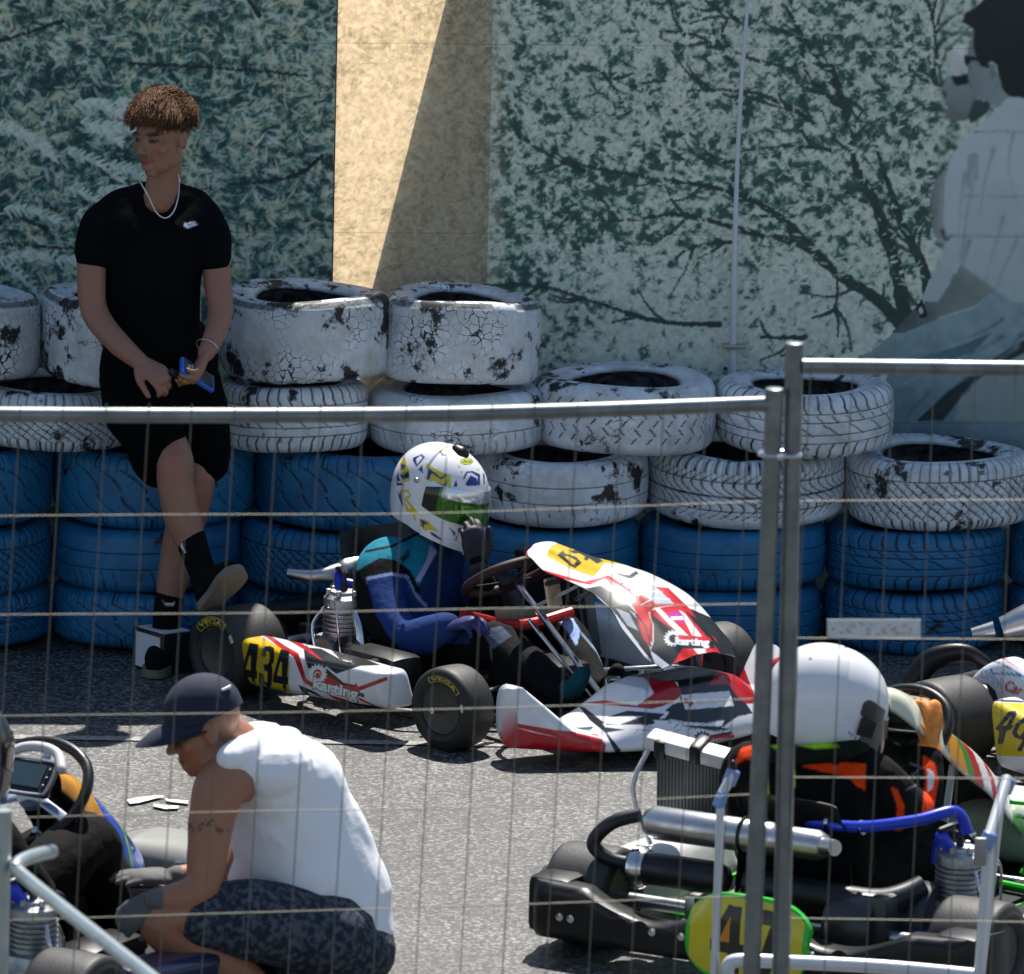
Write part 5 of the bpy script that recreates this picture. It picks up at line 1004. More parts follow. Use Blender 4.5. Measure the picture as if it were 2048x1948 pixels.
def strands(a, c, B, n, seed, region, L=(.03, .05), wid=.0016, dirf=None, k=1.):
    r = np.random.default_rng(seed)
    while n > 0:
        v = unit(r.normal(0, 1, 3)); q = np.array((v[0]*.078, -.012+v[1]*.098, .035+v[2]*.088))
        if not region(q): continue
        n -= 1; g = dirf(q, v) + r.normal(0, .15, 3)+.22*np.array((math.sin(q[0]*140+q[1]*60), math.cos(q[0]*90), 0)); g = unit(g); l = r.uniform(*L); o = unit(v+g*.6); p0 = q; p1 = q+o*l*.5+v*.006; p2 = p1+unit(g+np.array((0, 0, -.35)))*l*.5; sd = unit(np.cross(g, v)+r.normal(0, .2, 3))*wid
        P_ = [p0-sd, p0+sd, p1+sd*.9, p1-sd*.9, p2]; a.add([c+B@p for p in P_], [(0, 1, 2, 3), (3, 2, 4)])

# ---------- the standing boy ----------
YB = 26.05
bo = P(312, 1292, 26.0); bo[2] = 0
boy = thing('person', 'young man in black t-shirt and shorts leaning on the tyres, ankles crossed', 'person', tuple(bo))
hc = P(313, 262, 26.0); hf = (-.62, -.76, -.10); hu = (-.05, 0, 1); HK = 1.06
a = Acc(); HB = head(a, hc, hf, hu, HK)
q = lambda x, y, Y: P(x, y, Y)
limb(a, [q(316, 300, 26.05), q(316, 340, 26.06), q(306, 384, 26.05)], [.056, .054, .050])
limb(a, [q(302, 430, 26.1), q(296, 520, 26.08), q(298, 690, 26.1)], [.08, .11, .11], flat=((0, 1, 0), .6))
limb(a, [q(240, 430, 26.13), q(204, 442, 26.09), q(180, 470, 26.04), q(176, 530, 26.0), q(182, 600, 25.97), q(222, 655, 25.9), q(268, 696, 25.84)], [.03, .036, .046, .046, .043, .038, .029])
limb(a, [q(360, 430, 26.14), q(392, 442, 26.1), q(412, 475, 26.07), q(418, 540, 26.04), q(424, 600, 26.0), q(412, 648, 25.93), q(396, 682, 25.88)], [.03, .036, .044, .044, .040, .034, .027])
hand(a, q(268, 697, 25.84), q(330, 738, 25.76)-q(268, 697, 25.84), (.35, .3, -.9), .75, 1.04, -1, thumb=.7)
hand(a, q(397, 680, 25.88), q(372, 735, 25.80)-q(397, 680, 25.88), (-.8, -.1, .45), .5, 1.0, 1, thumb=.4)
limb(a, [q(262, 720, 26.12), q(292, 800, 26.04), q(334, 880, 25.89), q(338, 930, 25.87), q(352, 1000, 25.86), q(374, 1062, 25.84), q(392, 1105, 25.82)], [.09, .072, .060, .058, .058, .043, .036])
limb(a, [q(358, 720, 26.14), q(372, 830, 26.12), q(378, 920, 26.04), q(352, 1030, 26.08), q(336, 1100, 26.08), q(322, 1180, 26.06), q(318, 1240, 26.04)], [.10, .078, .06, .060, .052, .038, .036])
def fcol(V, C):
    C = facecol(V, C, hc, HB, HK, lip=(.30, .085, .07), brow=(.035, .02, .012), stub=(.05, .03, .018)); s = S(V); k = np.clip(1.2-np.hypot((s[:, 0]-336)/30, (s[:, 1]-895)/32), 0, 1)[:, None]*.6; C = C*(1-k)+C*np.array((1.05, .72, .66))*k; return C
body = skinmesh('body', a, boy, (.30, .145, .10), .0045, 3, fcol)
# hair: thick brown top, short sides
HM = mat('brown_hair', (.125, .055, .022), .72, noise=.6, ns=90, spec=.3); a = Acc()
def cap_(a, c, B, k, zmin, rx=.081, ry=.102, rz=.096, front=.05):
    n = 26; V = []; F = []
    for i in range(n+1):
        for j in range(40):
            th = j*2*math.pi/40; fz = zmin+(front-zmin)*(max(0, math.sin(th))**1.2); zz = .035+rz*math.cos(i/n*math.pi*.62); z_ = max(zz, fz); rr = math.sqrt(max(0, 1-((min(zz, .035+rz)-.035)/rz)**2)) if zz > .035 else 1
            V.append(c+B@np.array((rx*rr*math.cos(th), -.012+ry*rr*math.sin(th), z_)))
    F = [(i*40+j, (i+1)*40+j, (i+1)*40+(j+1) % 40, i*40+(j+1) % 40) for i in range(n) for j in range(40)]; a.add(V, F)
cap_(a, hc, HB, HK, .022, front=.048, rx=.0765, ry=.101, rz=.097)
strands(a, hc, HB, 7000, 1, lambda q: q[2] > .055, (.022, .040), .0013, lambda q, v: np.array((v[0]*.5, .9+v[1]*.3, .35*v[2]+.1)))
strands(a, hc, HB, 4200, 2, lambda q: q[2] > .062 and q[1] > .0, (.034, .056), .0013, lambda q, v: np.array((v[0]*.35, .75, -.85)))
strands(a, hc, HB, 2600, 4, lambda q: q[2] > .03 and abs(q[0]) > .04, (.010, .020), .0012, lambda q, v: np.array((v[0]*.3, .1, -.6)))
strands(a, hc, HB, 2600, 5, lambda q: q[2] > .02 and q[1] < -.03, (.012, .024), .0013, lambda q, v: np.array((v[0]*.3, -.2, -.6)))
emit('hair', a, HM, boy, smooth=180, fix=False)
CT = mat('black_cotton', (.006, .0065, .008), .9)
def sh(V): return S(V)
a = Acc(); limb(a, [q(302, 436, 26.1), q(300, 458, 26.09), q(296, 490, 26.08), q(292, 550, 26.06), q(292, 620, 26.07), q(296, 662, 26.08)], [.105, .155, .168, .158, .156, .166], flat=((0, 1, 0), .64), n=28)
limb(a, [q(300, 420, 26.09), q(266, 398, 26.1), q(240, 397, 26.11), q(216, 411, 26.09), q(195, 428, 26.06), q(185, 462, 26.04), q(181, 492, 26.02)], [.07, .064, .058, .056, .058, .059, .058])
limb(a, [q(300, 420, 26.09), q(342, 394, 26.1), q(366, 393, 26.11), q(382, 407, 26.11), q(400, 428, 26.1), q(409, 462, 26.08), q(414, 500, 26.05)], [.07, .062, .058, .055, .056, .057, .055])
limb(a, [q(262, 386, 26.14), q(300, 376, 26.17), q(348, 380, 26.15)], [.05, .05, .05]); limb(a, [q(236, 412, 26.08), q(244, 450, 26.07)], [.07, .09]); limb(a, [q(372, 408, 26.1), q(358, 450, 26.08)], [.068, .09])
swo = [(354, 432), (357, 428), (360, 434), (380, 431), (379, 434), (362, 440), (356, 438)]
cloth('t_shirt', a, boy, wr=.013, seed=3, layers=[('P', 'd8dcf0', swo), ('T', 'd8dcf0', 'NIKE', (358, 433), (17, -1), (3, -6), .06)], base='0c0e12', vox=.0055, m=mat('black_jersey', rough=.95, attr=True, spec=.08, bump=.4, bs=24, bd=.01))
a = Acc(); limb(a, [q(298, 665, 26.1), q(305, 700, 26.1), q(312, 745, 26.1)], [.172, .185, .18], flat=((0, 1, 0), .66), n=26)
limb(a, [q(258, 725, 26.08), q(270, 780, 26.0), q(298, 842, 25.93), q(302, 888, 25.99)], [.11, .118, .098, .088]); limb(a, [q(356, 735, 26.12), q(372, 820, 26.1), q(392, 886, 26.07)], [.115, .112, .085])
cloth('shorts', a, boy, wr=.009, seed=8, base='060709', vox=.006, m=mat('black_jersey'))
for pts, r_, tick in (([q(366, 1035, 25.85), q(380, 1075, 25.83), q(393, 1110, 25.81)], [.050, .045, .043], [(350, 1042), (352, 1052), (358, 1064), (356, 1065), (348, 1054)]), ([q(326, 1148, 26.07), q(322, 1180, 26.06), q(318, 1235, 26.04)], [.046, .044, .046], [(311, 1156), (318, 1162), (333, 1162), (336, 1158), (335, 1166), (320, 1166)])):
    a = Acc(); limb(a, pts, r_); cloth('sock', a, boy, layers=[('P', 'e4e6f0', tick)], base='030304', vox=.005)
def shoe(heel, toe, up, k=1.):
    f = unit(toe-heel); up = np.array(up, float); up = unit(up-f*np.dot(up, f)); L_ = np.linalg.norm(toe-heel); s = np.cross(f, up)
    a = Acc(); a.tube([heel+up*.045+f*.02, heel+up*.05+f*L_*.35, heel+up*.042+f*L_*.65, toe+up*.032-f*.025], [.042, .044, .044, .034], 18, 4, 'round', flat=(up, .85)); a.tube([heel+up*.05+f*.03, heel+up*.105+f*.035], [.042, .046], 14, 0)
    o = cloth('shoe', a, boy, base='050506', vox=.005, it=3)
    X = [(-.02, .0), (-.01, .032), (L_*.3, .036), (L_*.7, .047), (L_*.95, .036), (L_+.012, .0), (L_*.95, -.036), (L_*.7, -.044), (L_*.3, -.034), (-.01, -.032)]
    a = Acc(); pts, _ = spline(np.array([(x, y, 0) for x, y in X]), np.ones(len(X)), 5, True); a.prism([(x, y) for x, y, _ in pts], lambda x, y: heel+f*x+s*y+up*.005, .026, up); emit('sole', a, mat('rubber_sole', (.16, .145, .115), .45, noise=.2, bump=.3, bs=120), o, smooth=30)
shoe(q(400, 1172, 25.72), q(462, 1100, 25.66), (-.55, .75, .15)); shoe(np.array((q(322, 1250, 26.1)[0], 26.12, .012)), np.array((q(296, 1280, 25.88)[0], 25.88, .012)), (0, 0, 1))
# necklace, bracelet
a = Acc(); a.tube([q(264, 318, 25.99), q(268, 345, 25.95), q(284, 375, 25.93), q(300, 408, 25.945), q(318, 420, 25.94), q(334, 408, 25.95), q(343, 380, 25.97), q(345, 350, 26.0), q(342, 335, 26.03)], .0023, 8, 6); emit('necklace', a, mat('silver_chain', (.72, .72, .7), .3, .8, noise=.4, ns=200), boy)
a = Acc(); c0 = q(399, 668, 25.90); ax = unit(q(396, 682, 25.88)-q(412, 648, 25.93)); B_ = basis(ax, (0, 0, 1)); a.tube([c0+B_@np.array((.036*math.cos(t), 0, .036*math.sin(t))) for t in np.linspace(0, 6.283, 22)[:-1]], .0016, 6, closed=True); emit('bracelet', a, mat('silver_chain'), boy)
# the phone in his hands, and keys
pc = q(379, 722, 25.83); F_ = unit(q(412, 742, 25.86)-q(346, 700, 25.80)); up = unit(np.array((.25, -.55, .8))); up = unit(up-F_*np.dot(up, F_)); sd = np.cross(up, F_); R_ = np.stack((F_, sd, up), 1)
ph = thing('phone', 'blue cased phone held by the standing boy', 'phone', tuple(pc)); a = Acc(); a.box(pc, (.135, .066, .016), R_, .35); cs = emit('case', a, mat('blue_case', (.01, .12, .55), .4), ph)
a = Acc(); a.box(pc+up*.0085, (.118, .052, .003), R_, .2); emit('back_plate', a, mat('dark_glass', (.02, .022, .03), .15), ph)
a = Acc(); [a.box(pc+up*.0105+F_*(-.04+.012*i)+sd*.008*math.sin(i*2), (.007, .02, .001), R_, 0) for i in range(5)]; emit('sticker_lettering', a, mat('sticker_white', (.6, .6, .6), .5), ph)
ky = thing('bunch_of_keys', 'small bunch of dark keys in the right hand of the standing boy', 'keys', tuple(q(340, 728, 25.8))); a = Acc(); kc = q(338, 722, 25.79); a.box(kc, (.05, .022, .012), R_, .3); emit('fob', a, M_BLK, ky)
a = Acc(); a.box(q(350, 738, 25.78), (.012, .006, .03), R_, .2); a.tube([kc, q(346, 728, 25.78), q(351, 736, 25.78)], .002, 6); emit('key', a, mat('brass', (.6, .42, .1), .3, .9), ky)
# black and white box beside his foot
bx = G(300, 1300); bxr = rad(38); b0 = thing('box', 'small black box with white faces on the ground beside the rear wheel of kart 434', 'box', (bx[0]+.02, bx[1]+.09, 0), bxr)
put('case', b0, mat('black_case', (.01, .01, .012), .4), lambda a: a.box((0, 0, .065), (.12, .17, .13), bev=.04))
put('white_face', b0, mat('white_face', (.62, .64, .68), .5), lambda a: a.box((-.061, 0, .064), (.003, .13, .11), bev=0))
put('white_face', b0, mat('white_face'), lambda a: a.box((0, 0, .1315), (.10, .14, .003), bev=0))

# ---------- helmets ----------
def hel_fn(k=1.):
    def fn(t, s):        # t azimuth (0 = forward), s 0 top .. 1 rim
        ct, st = math.cos(t), math.sin(t); zb = -.088-.062*(ct+1)/2 if ct > -.2 else -.088-.0248+.0*(ct)
        if s < .5: an = s*math.pi; z = .146*math.cos(an); r = math.sin(an)
        else: u = (s-.5)*2; z = zb*u; r = 1-.13*u**2.2 if ct < .2 else 1-.07*u**3
        fx = .158 if ct > 0 else .172; x = fx*ct*r; y = .128*st*r
        if ct > 0 and s > .5: x += .022*math.sin(min(1, (s-.5)*2.2)*math.pi*.6)*ct**2; y *= 1-.10*((s-.5)*2)*ct
        if ct < 0 and s < .5: z += .006*math.sin(s*6.28)
        return np.array((y, x, z))*k
    return fn
def helmet(name, label, cen, f, u, px_lay, base, visor_m, k=1., vz=(.40, .70), va=1.42, parent=None, lm=None):
    B = basis(f, u); c = np.array(cen); fn = hel_fn(k); root = thing(name, label, 'helmet', tuple(c)) if parent is None else parent
    n, m = 260, 150; X = np.array([[c+B@fn(i*2*math.pi/n, .01+.99*j/(m-1)) for j in range(m)] for i in range(n)])
    a = Acc(); a.grid(X, closed=True); V = a.verts()
    X2 = np.array([[c+B@(fn(i*2*math.pi/n, 1-.25*j/5)*(1-.06-.012*j)+np.array((0, 0, -.004 if j < 2 else 0))) for j in range(6)] for i in range(n)])
    sh_ = emit('shell', a, M_LIV, root, colors=paint(S(V), base, px_lay), smooth=180)
    a = Acc(); a.grid(X2, closed=True); X3 = np.array([[c+B@(fn(i*2*math.pi/n, 1)*(1+.012-.075*j/3)+np.array((0, 0, -.004*math.sin(j/3*3.14)))) for j in range(4)] for i in range(n)]); a.grid(X3, closed=True); emit('lining', a, lm or mat('black_lining', (.008, .008, .009), .9), root, smooth=180)
    # visor follows the shell, standing proud of it
    nv, mv = 90, 26; vt = np.linspace(-va, va, nv); X = np.empty((nv, mv, 3)); Bk = X.copy()
    for i in range(nv):
        e = abs(vt[i])/va; lo = vz[0]+(.04*max(0, e-.7)/.3); hi = vz[1]-.07*max(0, (e-.55)/.45)**2
        for j in range(mv): s_ = lo+(hi-lo)*j/(mv-1); p_ = fn(vt[i], s_); X[i, j] = c+B@(p_*1.035); Bk[i, j] = c+B@(p_*1.012)
    a = Acc(); a.grid(X, back=Bk); V = a.verts(); L_ = (V-c)@B; return root, sh_, a, V, L_, B, c, fn, visor_m
# patterned helmet
Yh = 25.9; hcen = P(851, 945, Yh)
def ch(x, y): return (780+x/7.2136)/1.03854, (860+y/7.2136)/1.03854
def QH(*pts): return [ch(*q) for q in pts]
Yc, Bc = 'd8cc10', '1c2c86'
hl = [('P', Bc, QH((330, 400), (460, 350), (540, 430), (500, 400), (385, 535), (330, 450))), ('P', 'f2f2f6', QH((375, 420), (440, 370), (470, 400), (390, 500))), ('P', Bc, QH((410, 570), (465, 500), (475, 630))),
      ('P', Yc, QH((515, 475), (740, 610), (800, 640), (870, 650), (880, 830), (800, 820), (600, 730), (600, 760), (500, 700), (540, 620))), ('P', Bc, QH((555, 545), (740, 690), (810, 625), (820, 650), (740, 720), (600, 620), (560, 730), (530, 710))), ('P', 'f2f2f6', QH((610, 745), (640, 740), (770, 810), (760, 820))), ('P', Bc, QH((640, 740), (780, 790), (830, 720), (820, 790), (780, 815))),
      ('P', Bc, QH((700, 305), (780, 295), (770, 340), (850, 345), (830, 370), (750, 375))), ('P', Yc, QH((680, 240), (760, 260), (830, 260), (820, 280), (690, 285))), ('P', Bc, QH((1050, 700), (1100, 600), (1190, 590), (1300, 640), (1300, 800), (1240, 800), (1270, 680), (1180, 620), (1120, 620), (1070, 720))), ('P', Bc, QH((1085, 780), (1165, 655), (1255, 700), (1250, 805), (1110, 810))), ('P', Bc, QH((915, 825), (950, 710), (980, 815))), ('P', Bc, QH((975, 505), (1020, 545), (990, 540))), ('P', Bc, QH((1020, 595), (1045, 600), (1035, 630))), ('P', Bc, QH((1340, 620), (1365, 640), (1370, 790), (1350, 790))),
      ('E', '2a5a20', (*ch(1105, 455), 12.3, 6.8)), ('E', 'c8d020', (*ch(1105, 455), 11, 5.6)), ('T', '1a4a18', 'Arai', ch(1045, 478), (17, -.6), (.5, -6.5), .02), ('P', Yc, QH((1230, 575), (1285, 550), (1290, 600))),
      ('P', Yc, QH((165, 440), (210, 370), (235, 500), (270, 560), (290, 730), (200, 760), (150, 640), (210, 590), (140, 600))), ('P', Bc, QH((150, 470), (190, 500), (230, 500), (210, 560), (160, 570))), ('P', Bc, QH((140, 640), (190, 650), (270, 590), (280, 680), (180, 720))), ('P', Bc, QH((110, 600), (135, 700), (200, 800), (95, 800), (95, 700))), ('P', 'f2f2f6', QH((105, 735), (175, 745), (190, 765), (110, 765))), ('P', Bc, QH((90, 860), (130, 940), (150, 860), (200, 1120), (150, 1040))),
      ('P', Yc, QH((145, 865), (255, 860), (300, 930), (300, 985), (240, 985), (330, 1100), (440, 1230), (360, 1220), (380, 1320), (340, 1300), (330, 1200), (240, 1180), (190, 980))), ('P', 'f2f2f6', QH((190, 900), (250, 890), (280, 950), (225, 960), (215, 1000), (300, 1120), (270, 1150), (210, 1000))), ('P', Yc, QH((415, 1280), (540, 1300), (620, 1390), (720, 1475), (560, 1440), (510, 1460), (430, 1380))), ('P', Bc, QH((445, 1290), (530, 1330), (560, 1365), (500, 1360), (490, 1430), (460, 1380))), ('P', Bc, QH((570, 1470), (620, 1480), (745, 1570), (745, 1600), (600, 1520))), ('P', Bc, QH((835, 1400), (900, 1440), (950, 1490), (930, 1540), (890, 1460))), ('P', Bc, QH((1010, 1400), (1030, 1420), (990, 1480), (960, 1600), (930, 1590), (985, 1480)))]
pp_ = P(853, 1262, 25.78)
drv = thing('person', 'seated driver in blue and turquoise suit with patterned white helmet, in kart 434', 'person', (pp_[0], pp_[1], .05))
root, sh_, a, V, L_, B_, c_h, fnh, _ = helmet('helmet', '', hcen, (.79, -.58, -.19), (.15, 0, 1), hl, 'f0f0f5', None, 1.0, parent=drv)
C = np.ones((len(V), 3))*np.array((.035, .19, .01)); az = np.arctan2(L_[:, 0], L_[:, 1]); C[np.abs(az) > 1.02] = lin('060807'); z_ = L_[:, 2]
C[(z_ > .012) & (np.abs(az) < .95)] = lin('d4d8e4'); C[(z_ < -.062) & (np.abs(az) < .6)] = lin('e8e8ee'); k = (z_ < -.062) & (az > .42) & (az < .50); C[k] = lin('c02030'); C[(z_ < -.062) & (az > .55) & (az < .6)] = lin('203080')
VM = mat('mirror_visor', rough=.12, attr=True, metal=.55, coat=.8); vi = emit('visor', a, VM, sh_, colors=C, smooth=60)
a = Acc(); p_ = P(*ch(385, 725), Yh-.12); a.ell(p_, (.009, .012, .009)); emit('visor_screw', a, M_SIL, sh_)
a = Acc(); p_ = P(*ch(1035, 305), Yh-.03)-np.array((0, .05, 0)); a.tube([P(*ch(960, 260), Yh-.09), P(*ch(1040, 310), Yh-.10), P(*ch(1090, 350), Yh-.10)], [.015, .02, .014], 12, 3, 'round', flat=((0, -.5, .8), .6)); emit('vent', a, M_BLK, sh_)
# body in kart 434
a = Acc(); T_ = lambda x, y, Y: P(x, y, Y)
limb(a, [T_(842, 1040, 25.92), T_(828, 1075, 25.92)], [.07, .08]); limb(a, [T_(822, 1078, 25.9), T_(812, 1130, 25.88), T_(812, 1200, 25.86), T_(822, 1256, 25.84)], [.115, .150, .150, .15], flat=((.75, -.65, 0), .72), n=24)
limb(a, [T_(790, 1062, 25.88), T_(738, 1085, 25.80), T_(728, 1130, 25.74), T_(752, 1205, 25.64), T_(800, 1232, 25.57), T_(862, 1208, 25.50)], [.055, .072, .072, .064, .058, .042])
limb(a, [T_(860, 1075, 25.98), T_(905, 1110, 25.93), T_(925, 1160, 25.84), T_(922, 1125, 25.74), T_(916, 1085, 25.70)], [.055, .06, .05, .046, .036])
limb(a, [T_(828, 1262, 25.74), T_(890, 1245, 25.62), T_(958, 1238, 25.50), T_(1010, 1278, 25.40), T_(1082, 1330, 25.24)], [.095, .088, .070, .062, .045]); limb(a, [T_(868, 1240, 25.95), T_(980, 1225, 25.86), T_(1078, 1212, 25.76), T_(1112, 1262, 25.64), T_(1150, 1325, 25.50)], [.095, .085, .068, .058, .042])
bl_, tq = '1b3972', '1b7a92'
lay = [('P', '16305f', [(840, 1040), (905, 1050), (905, 1240), (800, 1240), (810, 1120)]), ('P', tq, [(686, 1068), (735, 1025), (815, 1005), (842, 1062), (806, 1130), (790, 1098), (760, 1078), (730, 1075), (686, 1100)]), ('L', '0c1018', [(705, 1062), (755, 1052), (815, 1022)], 5), ('P', 'a8a0c8', [(828, 1050), (842, 1062), (808, 1122), (800, 1118), (822, 1078)]),
       ('T', '0a1420', 'OMP', (772, 1090), (22, -22), (-9, -9), .03), ('P', '8c98c4', [(705, 1112), (752, 1102), (785, 1108), (800, 1140), (822, 1165), (822, 1182), (798, 1162), (780, 1118), (752, 1112), (706, 1125)]), ('P', bl_, [(706, 1118), (752, 1108), (784, 1114), (800, 1150), (820, 1172), (870, 1190), (872, 1225), (830, 1262), (780, 1260), (748, 1225), (722, 1180)]),
       ('P', '4a566a', [(925, 1215), (965, 1205), (985, 1225), (950, 1250)]), ('P', '9fb8e8', [(1070, 1190), (1100, 1186), (1118, 1215), (1110, 1245), (1092, 1215)]), ('L', '8090a8', [(1120, 1220), (1150, 1255), (1168, 1290)], 4), ('L', '525a68', [(945, 1245), (948, 1290)], 4)]
cloth('race_suit', a, drv, layers=lay, base='05070c', vox=.0055, it=3, wr=.011, seed=21)
GLV = mat('driving_glove', (.012, .010, .022), .6, bump=.4, bs=40)
a = Acc(); w0 = T_(860, 1210, 25.50); limb(a, [T_(845, 1216, 25.52), w0], [.042, .034]); hand(a, w0, T_(905, 1196, 25.44)-w0, (.2, .1, -1), .55, 1.05, 1); me = fuse(a, .004, 2); emit('glove', None, mat('blue_black_glove', (.02, .025, .12), .55, noise=.5, ns=30), drv, me=me, smooth=180, fix=False)
a = Acc(); w0 = T_(917, 1090, 25.70); limb(a, [T_(919, 1118, 25.73), w0], [.044, .036]); hand(a, w0, T_(908, 1000, 25.69)-w0, (-.35, .85, .1), .5, 1.05, -1, spread=0, thumb=.3); me = fuse(a, .004, 2); emit('glove', None, GLV, drv, me=me, smooth=180, fix=False)
for x, y, Y in ((1098, 1338, 25.20), (1165, 1332, 25.46)): a = Acc(); limb(a, [T_(x-14, y-8, Y+.03), T_(x+8, y-14, Y), T_(x+24, y-40, Y-.02)], [.034, .032, .026]); cloth('boot', a, drv, base='0c4252' if x < 1100 else '0c0e12', vox=.006, it=2)

# ---------- driver of kart 47 ----------
d3 = W3(np.array((-.75, 0, .05)))[0]; Y3 = d3[1]
d47 = thing('person', 'driver in black and orange suit with plain white helmet, seen from behind in kart 47', 'person', tuple(d3))
hc3 = P(1596, 1350, Y3+.05); root, sh3, a, V, L_, B_, c3, fn3, _ = helmet('helmet', '', hc3, (.93, .2, -.26), (.2, 0, 1), [('T', '14161a', 'RS7-K', ((1500+960/4.93)/1.03854, (1250+1075/4.93)/1.03854), (16, 14), (3.5, -6), .01), ('E', '14161a', ((1500+595/4.93)/1.03854, (1250+335/4.93)/1.03854, 2.2, 2.6)), ('E', '14161a', ((1500+1095/4.93)/1.03854, (1250+1008/4.93)/1.03854, 2.2, 2.8)), ('E', '9ccab0', ((1500+1105/4.93)/1.03854, (1250+1135/4.93)/1.03854, 8, 4.5)), ('P', '141a24', [((1500+x/4.93)/1.03854, (1250+y/4.93)/1.03854) for x, y in ((1085, 860), (1120, 760), (1170, 735), (1230, 760), (1280, 800), (1340, 840), (1270, 1120), (1220, 1080), (1150, 1000), (1130, 930), (1090, 890))])], 'e6e6ea', None, 1.06, parent=d47, lm=mat('red_lining', (.28, .01, .012), .7), vz=(.50, .80), va=1.1)
C = np.ones((len(V), 3))*np.array((.012, .012, .02)); VM2 = mat('tinted_visor', rough=.1, attr=True, coat=1.); emit('visor', a, VM2, sh3, colors=C, smooth=60)
a = Acc(); R_ = B_; a.box(c3+B_@np.array((.132, .085, -.022)), (.008, .045, .05), B_, .35); emit('visor_hinge', a, M_BLK, sh3)
a = Acc(); a.tube([c3+B_@np.array(q_) for q_ in ((-.02, -.13, .08), (-.06, -.165, .02), (-.08, -.16, -.06))], [.02, .03, .02], 14, 4, 'round'); V = a.verts(); emit('spoiler', a, mat('red_white_trim', (.5, .02, .03), .3, coat=.5), sh3)
T_ = lambda x, y, Y: P(x, y, Y)
a = Acc(); limb(a, [T_(1575, 1440, Y3+.03), T_(1565, 1475, Y3)], [.085, .12]); limb(a, [T_(1556, 1486, Y3), T_(1556, 1530, Y3-.02), T_(1560, 1600, Y3-.02), T_(1570, 1680, Y3)], [.155, .20, .185, .17], flat=((0, 1, 0), .66), n=26)
limb(a, [T_(1500, 1470, Y3), T_(1442, 1482, Y3+.02), T_(1432, 1540, Y3+.1), T_(1470, 1600, Y3+.3)], [.07, .075, .065, .055])
limb(a, [T_(1620, 1480, Y3), T_(1680, 1505, Y3-.02), T_(1728, 1555, Y3+.06), T_(1764, 1560, Y3+.16), T_(1774, 1510, Y3+.20), T_(1784, 1462, Y3+.24)], [.08, .085, .075, .062, .056, .045])
limb(a, [T_(1620, 1690, Y3+.1), T_(1740, 1650, Y3+.3), T_(1835, 1650, Y3+.48), T_(1850, 1720, Y3+.6), T_(1870, 1790, Y3+.8)], [.10, .095, .075, .06, .045]); limb(a, [T_(1560, 1680, Y3+.25), T_(1720, 1590, Y3+.55), T_(1780, 1600, Y3+.7), T_(1800, 1700, Y3+.9)], [.09, .08, .06, .05])
Or = 'e8440c'
def c6(x, y): return (1500+x/4.93)/1.03854, (1250+y/4.93)/1.03854
lay = [('P', Or, [c6(*p_) for p_ in ((490, 1385), (720, 1355), (850, 1380), (930, 1350), (1150, 1370), (1130, 1630), (1060, 1600), (1000, 1530), (870, 1480), (640, 1430))]), ('P', Or, [(1408, 1478), (1428, 1440), (1462, 1430), (1462, 1462), (1436, 1462)]),
       ('L', 'b8d818', [(1462, 1478), (1474, 1484), (1480, 1530), (1462, 1524)], 3.5), ('L', 'b8d818', [(1508, 1478), (1528, 1484), (1530, 1510), (1516, 1548)], 3.5), ('P', Or, [(1715, 1515), (1728, 1520), (1742, 1552), (1738, 1600), (1722, 1602), (1728, 1556)]), ('P', Or, [(1776, 1452), (1800, 1470), (1808, 1500), (1798, 1560), (1784, 1590), (1775, 1560), (1782, 1500)]), ('P', 'e8e0e4', [(1786, 1478), (1800, 1490), (1796, 1520), (1786, 1525)]), ('L', '8a8a8c', [(1748, 1500), (1775, 1478), (1752, 1470)], 2), ('L', '8a8a8c', [(1745, 1520), (1770, 1510), (1755, 1490)], 2),
       ('P', Or, [(1800, 1652), (1830, 1645), (1858, 1668), (1872, 1710), (1862, 1760), (1848, 1770), (1860, 1710), (1840, 1678), (1812, 1690)]), ('T', 'd02020', 'F', (1590, 1655), (14, 2), (0, -12), .05)]
cloth('race_suit', a, d47, layers=lay, base='040405', vox=.006, it=3, wr=.011, seed=31)
a = Acc(); limb(a, [T_(1784, 1462, Y3+.24), T_(1790, 1442, Y3+.25)], [.044, .036]); hand(a, T_(1790, 1444, Y3+.25), T_(1798, 1380, Y3+.28)-T_(1790, 1444, Y3+.25), (-.75, .5, .1), .9, 1.15, 1, thumb=.8); me = fuse(a, .0045, 2); emit('glove', None, mat('orange_glove', (.75, .24, .03), .6, noise=.35, ns=25, bump=.4, bs=40), d47, me=me, smooth=180, fix=False)
# neck brace
a = Acc(); nb = P(1560, 1440, Y3); a.tube([nb+np.array((.13*math.cos(t), .11*math.sin(t), .012*math.cos(t+.5))) for t in np.linspace(0, 6.283, 26)[:-1]], .035, 14, closed=True, flat=((0, 0, 1), .75)); V = a.verts()
lay = [('P', 'a8dc10', [(1490, 1425), (1530, 1418), (1600, 1428), (1608, 1438), (1560, 1440), (1530, 1432), (1495, 1450)]), ('P', '1a2a14', [(1500, 1428), (1540, 1422), (1590, 1430), (1550, 1434), (1505, 1440)])]
emit('neck_brace', a, M_FAB, d47, colors=paint(S(V), '10180e', lay))

